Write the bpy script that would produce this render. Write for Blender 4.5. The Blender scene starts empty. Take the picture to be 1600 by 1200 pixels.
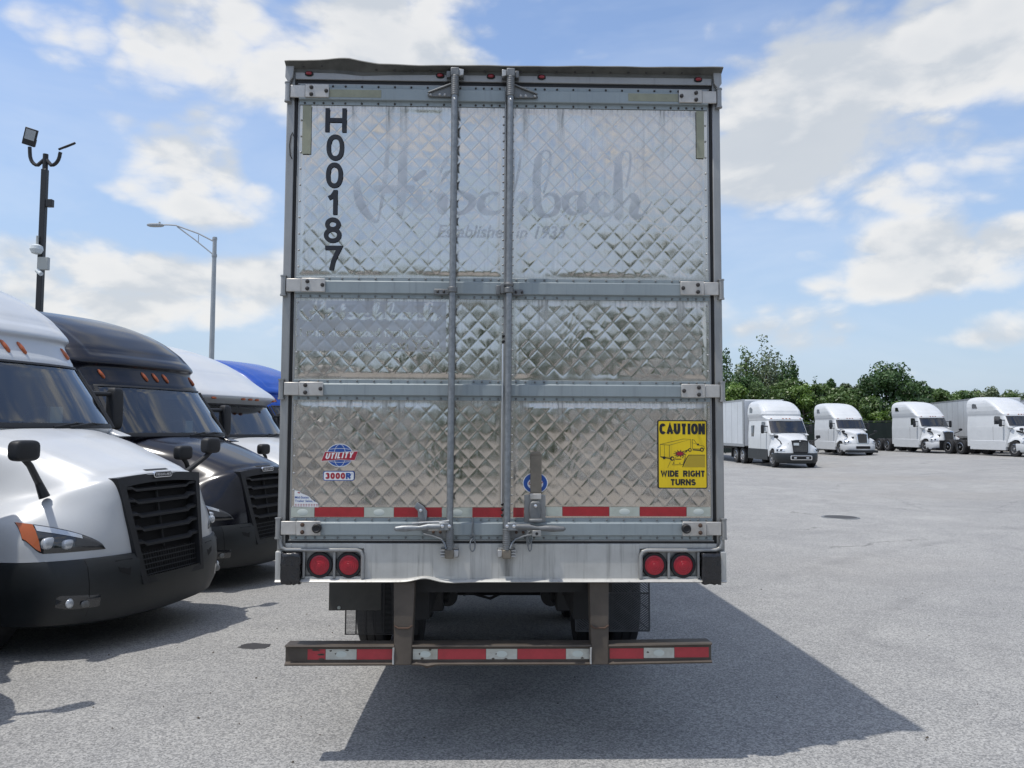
import bpy, bmesh, math, random
import numpy as np
from mathutils import Vector, Matrix, Euler
R = math.radians
random.seed(7); rng = np.random.default_rng(7)
S = bpy.context.scene
COL = S.collection

# ------------------------------------------------------------------ camera
cam_d = bpy.data.cameras.new('camera'); cam = bpy.data.objects.new('camera', cam_d); COL.objects.link(cam)
cam_d.sensor_width = 36.0; cam_d.lens = 1202.0/1600.0*36.0
cam_d.clip_start = 0.05; cam_d.clip_end = 3000
PITCH, ROLL, EYE = 0.0593, 0.00457, 1.9
cp, sp, cr, sr = math.cos(PITCH), math.sin(PITCH), math.cos(ROLL), math.sin(ROLL)
fw = Vector((0, cp, sp)); r0 = Vector((1, 0, 0)); u0 = Vector((0, -sp, cp))
rv = r0*cr + u0*sr; uv = u0*cr - r0*sr
M = Matrix((rv, uv, -fw)).transposed().to_4x4(); M.translation = Vector((0, 0, EYE))
cam.matrix_world = M
S.camera = cam

# ------------------------------------------------------------------ light and sky
SUNV = Vector((-0.34, -0.13, 1.0)).normalized()
SKY_OFFSET = (3.1, 0.7, 1.3)
SKY_STRENGTH, SUN_STRENGTH, EXPOSURE = 0.15, 2.15, 0.56
sun_d = bpy.data.lights.new('sun', 'SUN'); sun = bpy.data.objects.new('sun', sun_d); COL.objects.link(sun)
sun_d.energy = SUN_STRENGTH; sun_d.angle = R(0.6); sun_d.color = (1.0, 0.96, 0.90)
sun.rotation_euler = SUNV.to_track_quat('Z', 'Y').to_euler(); sun.location = (-10, -5, 40)
S.view_settings.view_transform = 'Standard'; S.view_settings.look = 'None'
S.view_settings.exposure = EXPOSURE; S.view_settings.gamma = 1.0; S.view_settings.use_curve_mapping = False
S.render.engine = 'CYCLES'
S.cycles.max_bounces = 5; S.cycles.diffuse_bounces = 2; S.cycles.glossy_bounces = 3; S.cycles.transparent_max_bounces = 8
S.cycles.use_denoising = True
S.cycles.caustics_reflective = False; S.cycles.caustics_refractive = False
S.cycles.sample_clamp_indirect = 6.0

class NT:
    """tiny node helper"""
    def __init__(s, tree): s.t = tree; s.n = tree.nodes; s.l = tree.links
    def add(s, typ, **kw):
        n = s.n.new(typ)
        for k, v in kw.items():
            if k.startswith('i_'):
                key = k[2:]; key = int(key) if key.isdigit() else key.replace('_', ' ')
                if hasattr(v, 'is_output'): s.l.new(v, n.inputs[key])
                else: n.inputs[key].default_value = v
            else: setattr(n, k, v)
        return n
    def math(s, op, a, b=None, c=None, clamp=False):
        n = s.n.new('ShaderNodeMath'); n.operation = op; n.use_clamp = clamp
        for i, v in enumerate((a, b, c)):
            if v is None: continue
            if hasattr(v, 'is_output'): s.l.new(v, n.inputs[i])
            else: n.inputs[i].default_value = v
        return n.outputs[0]
    def vm(s, op, a, b=None):
        n = s.n.new('ShaderNodeVectorMath'); n.operation = op
        for i, v in enumerate((a, b)):
            if v is None: continue
            if hasattr(v, 'is_output'): s.l.new(v, n.inputs[i])
            else: n.inputs[i].default_value = v
        return n.outputs['Value'] if op in ('LENGTH', 'DOT_PRODUCT') else n.outputs[0]
    def mr(s, v, a, b, c=0.0, d=1.0, smooth=False):
        n = s.n.new('ShaderNodeMapRange'); n.interpolation_type = 'SMOOTHSTEP' if smooth else 'LINEAR'
        s.l.new(v, n.inputs[0])
        for i, x in enumerate((a, b, c, d)): n.inputs[i+1].default_value = x
        return n.outputs[0]
    def mix(s, f, a, b, blend='MIX'):
        n = s.n.new('ShaderNodeMix'); n.data_type = 'RGBA'; n.blend_type = blend
        for i, v in ((0, f), (6, a), (7, b)):
            if hasattr(v, 'is_output'): s.l.new(v, n.inputs[i])
            else: n.inputs[i].default_value = v if i == 0 else (tuple(v)+(1,) if len(v) == 3 else v)
        return n.outputs[2]
    def noise(s, vec, scale, detail=4, rough=0.55, dist=0.0):
        n = s.n.new('ShaderNodeTexNoise')
        if vec is not None: s.l.new(vec, n.inputs['Vector'])
        n.inputs['Scale'].default_value = scale; n.inputs['Detail'].default_value = detail
        n.inputs['Roughness'].default_value = rough; n.inputs['Distortion'].default_value = dist
        return n.outputs[0]

W = bpy.data.worlds.new('World'); S.world = W; W.use_nodes = True
W.node_tree.nodes.clear()
w = NT(W.node_tree)
sky = w.add('ShaderNodeTexSky', sky_type='NISHITA', sun_disc=False)
sky.sun_elevation = math.asin(SUNV.z); sky.sun_rotation = math.atan2(SUNV.x, SUNV.y)
sky.air_density = 1.0; sky.dust_density = 1.2; sky.ozone_density = 1.0; sky.altitude = 200
tc = w.add('ShaderNodeTexCoord').outputs['Generated']
dirn = w.vm('NORMALIZE', tc)
def pxdir(px, py):
    d = fw + rv*((px-800)/1202.0) + uv*((600-py)/1202.0)
    return d.normalized()
# clouds seen in the photograph: centre pixel, angular half sizes, weight
BL = [(320, 45, .21, .07, .58), (645, 75, .18, .09, .80), (480, 160, .10, .04, .22), (275, 258, .12, .062, .80), (335, 346, .10, .026, .40), (120, 130, .07, .035, .22),
      (250, 435, .24, .052, .66), (60, 495, .2, .035, .36), (400, 470, .12, .05, .32), (1430, 85, .25, .08, .74), (1570, 50, .1, .05, .3), (1215, 250, .16, .085, .95),
      (1490, 270, .13, .035, .48), (1580, 215, .08, .03, .36), (1450, 385, .15, .055, .75), (1420, 445, .13, .028, .42), (1200, 515, .16, .04, .58), (1560, 525, .12, .024, .40),
      (800, 320, 1.0, .55, -.28), (950, 45, .26, .06, -.35), (60, 250, .14, .10, -.25), (1240, 375, .13, .04, -.25), (1100, 130, .08, .08, -.25)]
q = w.vm('ADD', w.vm('MULTIPLY', dirn, (1.0, 1.0, 1.9)), SKY_OFFSET)
n1 = w.noise(q, 5.4, 8, 0.57, 0.25)
n2 = w.noise(q, 1.7, 2, 0.5)
n1b = w.noise(w.vm('ADD', q, (-0.02, 0.0, 0.075)), 5.4, 4, 0.5, 0.25)
vq = w.vm('ADD', q, w.vm('MULTIPLY', w.add('ShaderNodeTexNoise', i_Vector=q, i_Scale=7.0, i_Detail=4.0).outputs['Color'], (.10, .10, .10)))
puff = w.add('ShaderNodeTexVoronoi', feature='F1', i_Vector=vq, i_Scale=11.0).outputs['Distance']
puff2 = w.add('ShaderNodeTexVoronoi', feature='F1', i_Vector=vq, i_Scale=27.0).outputs['Distance']
bil = w.math('SUBTRACT', 1.0, w.math('ADD', w.math('MULTIPLY', puff, .85), w.math('MULTIPLY', puff2, .4)))
D1 = w.math('ADD', w.math('ADD', w.math('MULTIPLY', n1, 1.55), w.math('MULTIPLY', n2, 0.9)), w.math('MULTIPLY', bil, .75))
for (px, py, rx, ry, am) in BL:
    c = pxdir(px, py)
    v = w.vm('MULTIPLY', w.vm('SUBTRACT', dirn, tuple(c)), (1/rx, 1/rx, 1/ry))
    D1 = w.math('ADD', D1, w.mr(w.vm('LENGTH', v), 1.3, 0.0, 0.0, am, True))
elev = w.add('ShaderNodeSeparateXYZ', i_0=dirn).outputs[2]
thr = w.mr(elev, 0.02, 0.5, 1.56, 1.46)
m0 = w.math('SUBTRACT', D1, thr)
mask = w.mr(m0, -0.10, 0.42, 0.0, 1.0, True)
shade = w.mr(w.math('ADD', w.math('SUBTRACT', n1, n1b), w.math('MULTIPLY', w.math('SUBTRACT', bil, .35), .12)), -0.08, 0.08, 0.0, 1.0, True)
thick = w.mr(m0, 0.2, 0.95, 0.0, 1.0)
lit = w.math('MULTIPLY', w.math('SUBTRACT', 1.0, w.math('MULTIPLY', thick, 0.35)), w.mr(shade, 0, 1, 0.28, 1.0))
ccol = w.mix(lit, (2.45, 2.7, 3.0), (4.1, 4.07, 4.0))
haze = w.mr(elev, 0.0, 0.42, 0.9, 0.0)
skyc = w.mix(haze, w.mix(1.0, sky.outputs[0], (0.86, 0.88, 0.92), 'MULTIPLY'), (1.95, 2.45, 3.15))
wisp = w.mr(w.noise(w.vm('MULTIPLY', dirn, (1, 1, 3.0)), 2.4, 5, 0.6, 0.4), 0.44, 0.84, 0.03, 0.42)
skyc = w.mix(wisp, skyc, (3.7, 4.0, 4.4))
final = w.mix(w.math('MULTIPLY', mask, 0.93), skyc, ccol)
up = w.mr(elev, -0.03, 0.0, 0.0, 1.0)
final = w.mix(up, (1.6, 1.6, 1.55), final)
bg = w.add('ShaderNodeBackground', i_Color=final, i_Strength=SKY_STRENGTH)
w.l.new(bg.outputs[0], w.add('ShaderNodeOutputWorld').inputs[0])

# ------------------------------------------------------------------ materials
MATS = {}
def mat(name, col=(.5, .5, .5), rough=.5, metal=0.0, coat=0.0, var=0.0, vscale=6.0, bump=0.0, bscale=40.0, spec=.5, dirt=None, emit=None, trans=0.0, streak=0.0):
    if name in MATS: return MATS[name]
    m = bpy.data.materials.new(name); m.use_nodes = True; MATS[name] = m
    t = NT(m.node_tree); b = t.n['Principled BSDF']
    b.inputs['Roughness'].default_value = rough; b.inputs['Metallic'].default_value = metal
    b.inputs['Coat Weight'].default_value = coat; b.inputs['Coat Roughness'].default_value = .06
    b.inputs['Specular IOR Level'].default_value = spec
    b.inputs['Transmission Weight'].default_value = trans
    b.inputs['Base Color'].default_value = (*col, 1)
    oc = t.add('ShaderNodeTexCoord').outputs['Object']
    c = None
    if var > 0:
        n = t.noise(oc, vscale, 6, .6)
        c = t.mix(t.mr(n, .3, .7), tuple(x*(1-var) for x in col), tuple(min(1, x*(1+var)) for x in col))
        t.l.new(t.mr(n, .3, .7, max(.02, rough-.5*var*rough), min(1, rough+.6*var*rough)), b.inputs['Roughness'])
    if streak > 0:
        st = t.noise(t.vm('MULTIPLY', oc, (34, 34, 1.6)), 1.0, 5, .65)
        f = t.math('MULTIPLY', t.mr(st, .5, .78, 0, 1, True), streak)
        c = t.mix(f, c if c is not None else col, tuple(x*.35 for x in (dirt or col)))
    elif dirt:
        n = t.noise(oc, 2.3, 8, .68)
        c = t.mix(t.mr(n, .48, .72, 0, .85, True), c if c is not None else col, dirt)
    if c is not None: t.l.new(c, b.inputs['Base Color'])
    if bump > 0:
        bn = t.add('ShaderNodeBump', i_Strength=bump, i_Distance=.004, i_Height=t.noise(oc, bscale, 5, .6))
        t.l.new(bn.outputs[0], b.inputs['Normal'])
    if emit:
        b.inputs['Emission Color'].default_value = (*emit[0], 1); b.inputs['Emission Strength'].default_value = emit[1]
    return m

mat('white_paint', (.54, .56, .575), .30, 0, .25, var=.035, vscale=2.5)
mat('white_paint_fleet', (.60, .615, .62), .38, 0, .4, var=.04, vscale=2.0)
mat('black_paint', (.008, .0085, .014), .16, 0, 0, var=.1, vscale=2)
mat('blue_paint', (.012, .07, .36), .25, 0, .1, var=.08, vscale=2)
mat('plastic', (.013, .014, .016), .55, 0, 0, var=.25, vscale=5, bump=.12, bscale=260)
mat('bumper_plastic', (.013, .016, .018), .46, 0, 0, var=.2, vscale=3, bump=.06, bscale=220)
mat('dark_void', (.006, .006, .007), .8)
mat('rubber', (.014, .014, .015), .72, 0, 0, var=.3, vscale=18, bump=.3, bscale=60)
mat('chrome', (.78, .78, .79), .12, 1.0)
mat('alu_wheel', (.66, .66, .67), .25, 1.0, var=.1)
mat('amber', (.42, .09, .008), .28, 0, .5)
mat('amber_dark', (.46, .10, .018), .3, 0, .5)
mat('lamp_white', (.60, .63, .66), .12, .3, .6)
mat('lamp_dark', (.022, .024, .027), .10, 0, 1.0)
mat('seat_cloth', (.06, .06, .065), .9)
mat('curtain', (.45, .46, .47), .9, var=.12)
mat('paper', (.62, .66, .66), .7)
mat('paper_green', (.10, .42, .40), .6)
mat('dash', (.022, .022, .023), .7)
mat('interior', (.085, .087, .09), .85)
mat('van_white', (.62, .64, .66), .42, .15, .1, var=.06, vscale=1.2, streak=.22, dirt=(.5, .5, .5))
mat('van_rail', (.34, .35, .36), .45, .4, var=.15)
mat('frame_black', (.012, .012, .013), .6, var=.3)
mat('pole_black', (.012, .012, .013), .45, var=.15)
mat('pole_grey', (.34, .36, .37), .5, .3, var=.1, vscale=3)
mat('box_grey', (.42, .43, .40), .6)
mat('fence_screen', (.012, .022, .019), .85, var=.3, vscale=3)
mat('fence_post', (.05, .06, .055), .6)
mat('bark', (.10, .08, .06), .9, var=.35, vscale=9, bump=.6, bscale=30)
# trailer
mat('post_metal', (.33, .33, .32), .46, .55, var=.10, vscale=5, streak=.38, dirt=(.34, .33, .31))
mat('sill_metal', (.52, .515, .485), .5, .30, var=.12, vscale=4, streak=.5, dirt=(.30, .28, .24))
mat('header_metal', (.33, .33, .325), .48, .45, var=.08, vscale=4, streak=.25, dirt=(.3, .3, .3))
mat('lip_metal', (.11, .11, .10), .65, .2, var=.3, vscale=9, dirt=(.055, .055, .05))
mat('rail_paint', (.275, .315, .325), .42, .12, var=.07, vscale=4, streak=.30, dirt=(.20, .22, .24))
mat('hinge_metal', (.52, .50, .465), .42, .45, var=.12, vscale=14, dirt=(.40, .37, .33))
mat('bolt_dark', (.06, .055, .052), .55, .4)
mat('galvanised', (.235, .25, .26), .45, .55, var=.22, vscale=38)
mat('cast_grey', (.185, .19, .19), .52, .5, var=.2, vscale=24, bump=.2, bscale=120)
mat('cast_light', (.46, .46, .45), .45, .5, var=.15, vscale=24)
mat('bright_steel', (.72, .72, .72), .28, .9)
mat('seal_black', (.010, .010, .011), .6)
mat('lens_red', (.36, .008, .022), .3, 0, .25, var=.12, vscale=60)
mat('lens_red_dark', (.24, .006, .014), .28, 0, .5, var=.1, vscale=60)
mat('tape_red', (.33, .012, .018), .42, 0, .2, var=.13, vscale=20)
mat('tape_red_bright', (.42, .035, .045), .45, 0, .2, var=.12, vscale=20)
mat('tape_white', (.42, .45, .39), .5, 0, .15, var=.12, vscale=16)
mat('tape_white_dirty', (.50, .50, .44), .5, 0, .1, var=.15, vscale=22, dirt=(.26, .22, .15))
mat('tape_olive', (.27, .275, .20), .6, var=.10, vscale=20)
mat('print_pale', (.56, .60, .55), .5)
mat('vinyl_black', (.010, .012, .018), .45, var=.3, vscale=30, dirt=(.022, .023, .026))
mat('vinyl_white', (.72, .73, .72), .45, var=.05)
mat('vinyl_blue', (.012, .07, .30), .42)
mat('vinyl_red', (.34, .012, .03), .42)
mat('caution_yellow', (.76, .54, .008), .45, var=.05, streak=.25, dirt=(.55, .45, .12))
mat('caution_hatch', (.42, .30, .02), .5)
mat('brown_steel', (.092, .076, .061), .62, .25, var=.22, vscale=7, dirt=(.06, .043, .034), bump=.15, bscale=60)
mat('brown_plate', (.19, .165, .13), .55, .3, var=.2, vscale=12)
mat('rust', (.085, .05, .034), .8, var=.3, vscale=20)
mat('black_wrap', (.012, .012, .014), .25, 0, .3, var=.3, vscale=20, bump=.7, bscale=35)
mat('flap_rubber', (.085, .087, .09), .6, var=.25, vscale=12)
mat('flap_grey', (.035, .036, .037), .6, var=.15, vscale=12); mat('flap_dark', (.012, .012, .013), .6)
mat('plate_dirty', (.06, .058, .052), .6, .2, var=.3, vscale=8, dirt=(.12, .115, .10))

def sill_stain():
    mat('sill_face', (.52, .515, .485), .5, .30, var=.14, vscale=4, streak=.55, dirt=(.30, .28, .24)); m = MATS['sill_face']; t = NT(m.node_tree); b = t.n['Principled BSDF']
    src = b.inputs['Base Color'].links[0].from_socket; oc = t.add('ShaderNodeTexCoord').outputs['Object']; sx_ = t.add('ShaderNodeSeparateXYZ', i_0=oc)
    k = None
    for cx, hw, am in ((.030, .055, .75), (-.300, .05, .25), (.62, .03, .2), (-.62, .025, .2)):
        d = t.math('ABSOLUTE', t.math('SUBTRACT', sx_.outputs[0], cx)); q = t.math('MULTIPLY', t.mr(d, 0, hw, am, 0, True), t.mr(t.noise(t.vm('MULTIPLY', oc, (60, 1, 5)), 1.0, 4, .6), .3, .6, .35, 1))
        k = q if k is None else t.math('MAXIMUM', k, q)
    t.l.new(t.mix(k, src, (.07, .068, .062)), b.inputs['Base Color'])
sill_stain()
def glass_mat():
    m = bpy.data.materials.new('windscreen_glass'); m.use_nodes = True; t = NT(m.node_tree); t.n.clear()
    fr = t.add('ShaderNodeFresnel', i_IOR=1.52).outputs[0]
    tr = t.add('ShaderNodeBsdfTransparent', i_Color=(.50, .58, .57, 1))
    gl = t.add('ShaderNodeBsdfGlossy', i_Color=(.95, .97, 1, 1), i_Roughness=.02)
    mx = t.add('ShaderNodeMixShader'); t.l.new(t.math('ADD', t.math('MULTIPLY', fr, 1.6), .035, clamp=True), mx.inputs[0])
    t.l.new(tr.outputs[0], mx.inputs[1]); t.l.new(gl.outputs[0], mx.inputs[2])
    t.l.new(mx.outputs[0], t.add('ShaderNodeOutputMaterial').inputs[0]); MATS['glass'] = m
glass_mat()
mat('dark_glass', (.012, .014, .016), .05, 0, 1.0)

def quilt_mat():
    m = bpy.data.materials.new('quilted_stainless'); m.use_nodes = True; t = NT(m.node_tree); b = t.n['Principled BSDF']
    oc = t.add('ShaderNodeTexCoord').outputs['Object']
    film = t.add('ShaderNodeAttribute', attribute_name='film').outputs['Fac']
    b.inputs['Metallic'].default_value = 1.0
    st = t.noise(t.vm('MULTIPLY', oc, (46, 1, 1.3)), 1.0, 6, .65)
    drip = t.mr(st, .5, .8, 0, 1, True)
    blot = t.noise(oc, 5.0, 7, .62)
    c = t.mix(t.mr(blot, .3, .72), (.58, .53, .465), (.70, .655, .595))
    c = t.mix(t.math('MULTIPLY', drip, .42), c, (.36, .345, .32))
    grime = t.add('ShaderNodeAttribute', attribute_name='grime').outputs['Fac']
    gn = t.mr(t.noise(t.vm('MULTIPLY', oc, (70, 1, 5)), 1.0, 4, .6), .42, .75, 0, 1, True)
    c = t.mix(t.math('MULTIPLY', grime, t.math('ADD', .25, gn), clamp=True), c, (.21, .20, .175))
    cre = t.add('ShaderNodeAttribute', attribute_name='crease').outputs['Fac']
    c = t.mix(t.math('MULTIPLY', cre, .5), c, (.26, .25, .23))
    c = t.mix(t.math('MULTIPLY', film, .8), c, (.40, .41, .425))
    t.l.new(c, b.inputs['Base Color'])
    r = t.math('ADD', t.mr(blot, .32, .72, .085, .21), t.math('MULTIPLY', drip, .10))
    r = t.math('ADD', r, t.math('MULTIPLY', film, .24)); r = t.math('ADD', r, t.math('MULTIPLY', grime, .18))
    t.l.new(r, b.inputs['Roughness'])
    bn = t.add('ShaderNodeBump', i_Strength=.10, i_Distance=.003, i_Height=t.noise(oc, 26, 4, .6))
    t.l.new(bn.outputs[0], b.inputs['Normal'])
    MATS['quilt'] = m
quilt_mat()

def asphalt_mat():
    m = bpy.data.materials.new('worn_asphalt'); m.use_nodes = True; t = NT(m.node_tree); b = t.n['Principled BSDF']
    P = t.add('ShaderNodeNewGeometry').outputs['Position']
    big = t.noise(P, .16, 5, .6); mid = t.noise(P, 1.1, 6, .65); fine = t.noise(P, 34, 4, .7)
    grain = t.add('ShaderNodeTexVoronoi', i_Vector=P, i_Scale=95.0)
    gcol = t.add('ShaderNodeSeparateColor', i_0=grain.outputs['Color']).outputs[0]
    c = t.mix(t.mr(big, .3, .7), (.286, .282, .274), (.374, .366, .348))
    c = t.mix(t.mr(mid, .35, .7, 0, .65), c, (.242, .240, .237))
    c = t.mix(t.mr(gcol, 0, 1, 0, 1), t.mix(1, c, (.60, .61, .62), 'MULTIPLY'), t.mix(1, c, (1.42, 1.42, 1.40), 'MULTIPLY'))
    c = t.mix(t.mr(fine, .30, .46, .55, 0, True), c, (.11, .11, .115))
    # curved tyre scuffs
    for (cx, cy, rad, wd, s) in ((22, -6, 25.0, .25, .5), (22, -6, 23.1, .2, .4), (-3, 36, 30.5, .3, .45), (30, 18, 19.0, .14, .6), (30, 18, 21.2, .3, .4), (14, 3, 10.5, .25, .35), (4, 42, 26, .6, .5), (26, 34, 12.5, .12, .6), (-14, 2, 18.2, .25, .4)):
        dx = t.vm('SUBTRACT', t.vm('MULTIPLY', P, (1, 1, 0)), (cx, cy, 0))
        d = t.math('ABSOLUTE', t.math('SUBTRACT', t.vm('LENGTH', dx), rad))
        k = t.mr(d, 0.0, wd, 1, 0, True)
        k = t.math('MULTIPLY', k, t.mr(t.noise(P, .33, 5, .7), .46, .66, 0, s*.6, True))
        c = t.mix(k, c, (.10, .10, .105))
    # oil stains and cracks
    oil = t.mr(t.noise(P, .85, 3, .5), .68, .80, 0, .6, True)
    c = t.mix(oil, c, (.10, .10, .10))
    vd = t.add('ShaderNodeTexVoronoi', feature='DISTANCE_TO_EDGE', i_Scale=.16, i_Vector=t.vm('ADD', P, t.vm('MULTIPLY', t.add('ShaderNodeTexNoise', i_Vector=P, i_Scale=1.4, i_Detail=5.0).outputs['Color'], (1.2, 1.2, 0)))).outputs['Distance']
    crack = t.math('MULTIPLY', t.mr(vd, .0, .0035, .55, 0), t.mr(t.noise(P, .21, 2, .5), .5, .62, 0, 1, True))
    c = t.mix(crack, c, (.05, .05, .05))
    sandy = t.mr(t.noise(P, .09, 3, .5), .5, .7, 0, .35, True)
    c = t.mix(sandy, c, (.30, .275, .24))
    t.l.new(c, b.inputs['Base Color']); b.inputs['Roughness'].default_value = .9; b.inputs['Specular IOR Level'].default_value = .25
    bn = t.add('ShaderNodeBump', i_Strength=.55, i_Distance=.008, i_Height=t.math('ADD', fine, t.math('MULTIPLY', gcol, .35)))
    t.l.new(bn.outputs[0], b.inputs['Normal'])
    MATS['asphalt'] = m
asphalt_mat()

def leaf_mat(name, a, b_, tr=.25):
    m = bpy.data.materials.new(name); m.use_nodes = True; t = NT(m.node_tree); t.n.clear()
    P = t.add('ShaderNodeNewGeometry').outputs['Position']
    f = t.add('ShaderNodeAttribute', attribute_name='tone').outputs['Fac']
    c = t.mix(f, a, b_); c = t.mix(t.mr(t.noise(P, .5, 3), .35, .65, 0, .5), c, tuple(x*.6 for x in b_))
    d = t.add('ShaderNodeBsdfDiffuse', i_Color=c); tl = t.add('ShaderNodeBsdfTranslucent', i_Color=c)
    g = t.add('ShaderNodeBsdfGlossy', i_Color=(1, 1, 1, 1), i_Roughness=.45)
    mx = t.add('ShaderNodeMixShader'); mx.inputs[0].default_value = tr
    t.l.new(d.outputs[0], mx.inputs[1]); t.l.new(tl.outputs[0], mx.inputs[2])
    m2 = t.add('ShaderNodeMixShader'); m2.inputs[0].default_value = .04
    t.l.new(mx.outputs[0], m2.inputs[1]); t.l.new(g.outputs[0], m2.inputs[2])
    t.l.new(m2.outputs[0], t.add('ShaderNodeOutputMaterial').inputs[0]); MATS[name] = m
leaf_mat('leaf_dark', (.030, .068, .022), (.085, .165, .045))
leaf_mat('leaf_mid', (.06, .115, .03), (.14, .22, .06))
leaf_mat('leaf_pale', (.095, .14, .07), (.20, .25, .135))
leaf_mat('leaf_bright', (.075, .15, .022), (.17, .27, .045))
def grass_mat():
    m = mat('grass', (.07, .10, .03), .95, var=.4, vscale=1.5)
grass_mat()

# ------------------------------------------------------------------ mesh helpers
class MB:
    def __init__(s): s.v = []; s.f = []; s.k = []
    def add(s, vs, fs, k=0):
        o = len(s.v); s.v += [tuple(map(float, p)) for p in vs]; s.f += [tuple(i+o for i in f) for f in fs]; s.k += [k]*len(fs); return s
    def box(s, x0, x1, y0, y1, z0, z1, k=0):
        return s.add([(x0, y0, z0), (x1, y0, z0), (x1, y1, z0), (x0, y1, z0), (x0, y0, z1), (x1, y0, z1), (x1, y1, z1), (x0, y1, z1)],
                     [(0, 3, 2, 1), (4, 5, 6, 7), (0, 1, 5, 4), (1, 2, 6, 5), (2, 3, 7, 6), (3, 0, 4, 7)], k)
    def prism(s, poly, ax, a, b, k=0):
        n = len(poly)
        def P(q, h): return (h, q[0], q[1]) if ax == 'x' else (q[0], h, q[1]) if ax == 'y' else (q[0], q[1], h)
        vs = [P(q, a) for q in poly]+[P(q, b) for q in poly]
        fs = [tuple(range(n))[::-1], tuple(range(n, 2*n))]+[(i, (i+1) % n, n+(i+1) % n, n+i) for i in range(n)]
        return s.add(vs, fs, k)
    def tube(s, path, r, n=10, cap=True, k=0):
        P = [Vector(p) for p in path]; m = len(P)
        rs = list(r) if hasattr(r, '__len__') else [r]*m
        vs = []; fs = []; prev = None
        for i in range(m):
            t = (P[min(i+1, m-1)]-P[max(i-1, 0)]).normalized()
            if prev is None:
                a = Vector((0, 0, 1)) if abs(t.z) < .9 else Vector((1, 0, 0)); e1 = t.cross(a).normalized()
            else:
                e1 = prev-t*prev.dot(t); e1 = e1.normalized() if e1.length > 1e-6 else t.orthogonal().normalized()
            prev = e1; e2 = t.cross(e1)
            for j in range(n):
                q = 2*math.pi*j/n; vs.append(P[i]+(e1*math.cos(q)+e2*math.sin(q))*rs[i])
        for i in range(m-1):
            for j in range(n):
                fs.append((i*n+j, i*n+(j+1) % n, (i+1)*n+(j+1) % n, (i+1)*n+j))
        if cap: fs += [tuple(range(n))[::-1], tuple(range((m-1)*n, m*n))]
        return s.add(vs, fs, k)
    def cyl(s, p0, p1, r, n=16, k=0): return s.tube([p0, p1], r, n, True, k)
    def lathe(s, prof, c, ax, n=24, k=0):
        """profile of (radius, offset along the axis)"""
        vs = []; fs = []; m = len(prof)
        for (r, h) in prof:
            for j in range(n):
                q = 2*math.pi*j/n; a, b = r*math.cos(q), r*math.sin(q)
                vs.append((c[0]+h, c[1]+a, c[2]+b) if ax == 'x' else (c[0]+a, c[1]+h, c[2]+b) if ax == 'y' else (c[0]+a, c[1]+b, c[2]+h))
        for i in range(m-1):
            for j in range(n): fs.append((i*n+j, i*n+(j+1) % n, (i+1)*n+(j+1) % n, (i+1)*n+j))
        if prof[0][0] > 1e-4: fs.append(tuple(range(n))[::-1])
        if prof[-1][0] > 1e-4: fs.append(tuple(range((m-1)*n, m*n)))
        return s.add(vs, fs, k)
    def ell(s, c, rad, p=2.0, n=18, m=10, k=0):
        """super-ellipsoid"""
        vs = []; fs = []
        g = lambda x: math.copysign(abs(x)**(2/p), x)
        for i in range(m+1):
            a = -math.pi/2+math.pi*i/m
            for j in range(n):
                b = 2*math.pi*j/n
                vs.append((c[0]+rad[0]*g(math.cos(a))*g(math.cos(b)), c[1]+rad[1]*g(math.cos(a))*g(math.sin(b)), c[2]+rad[2]*g(math.sin(a))))
        for i in range(m):
            for j in range(n): fs.append((i*n+j, i*n+(j+1) % n, (i+1)*n+(j+1) % n, (i+1)*n+j))
        return s.add(vs, fs, k)
    def grid(s, P, keep=None, k=0, flip=False):
        P = np.asarray(P); n, m = P.shape[:2]; fs = []
        for i in range(n-1):
            for j in range(m-1):
                if keep is not None and not keep(i, j): continue
                q = (i*m+j, i*m+j+1, (i+1)*m+j+1, (i+1)*m+j); fs.append(q[::-1] if flip else q)
        return s.add(P.reshape(-1, 3), fs, k)
    def xf(s, Mx):
        s.v = [tuple(Mx @ Vector(p)) for p in s.v]; return s
    def mirror_y(s):
        n = len(s.v); s.v += [(x, -y, z) for (x, y, z) in s.v]; s.f += [tuple(i+n for i in f[::-1]) for f in s.f]; s.k += list(s.k); return s

def mesh(name, mb, mats, smooth=True, angle=32):
    me = bpy.data.meshes.new(name); me.from_pydata(mb.v, [], mb.f)
    ms = mats if isinstance(mats, (list, tuple)) else [mats]
    for x in ms: me.materials.append(MATS[x])
    if len(ms) > 1: me.polygons.foreach_set('material_index', mb.k)
    if smooth:
        me.polygons.foreach_set('use_smooth', [True]*len(me.polygons)); me.set_sharp_from_angle(angle=R(angle))
    me.update(); return me
def ob(name, mb, mats, parent=None, smooth=True, bevel=0, angle=32, kind=None):
    me = mb if isinstance(mb, bpy.types.Mesh) else mesh(name, mb, mats, smooth, angle)
    o = bpy.data.objects.new(name, me); COL.objects.link(o); o.parent = parent
    if bevel:
        bm = o.modifiers.new('bevel', 'BEVEL'); bm.width = bevel; bm.segments = 2; bm.limit_method = 'ANGLE'; bm.angle_limit = R(40); bm.harden_normals = False
    if kind: o['kind'] = kind
    return o
def tag(o, label=None, cat=None, group=None, kind=None):
    if label: o['label'] = label
    if cat: o['category'] = cat
    if group: o['group'] = group
    if kind: o['kind'] = kind
    return o
def thing(name, label, cat, loc=(0, 0, 0), rz=0, group=None):
    o = bpy.data.objects.new(name, None); COL.objects.link(o); o.location = loc; o.rotation_euler = (0, 0, rz); o.empty_display_size = .3
    return tag(o, label, cat, group)
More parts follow.
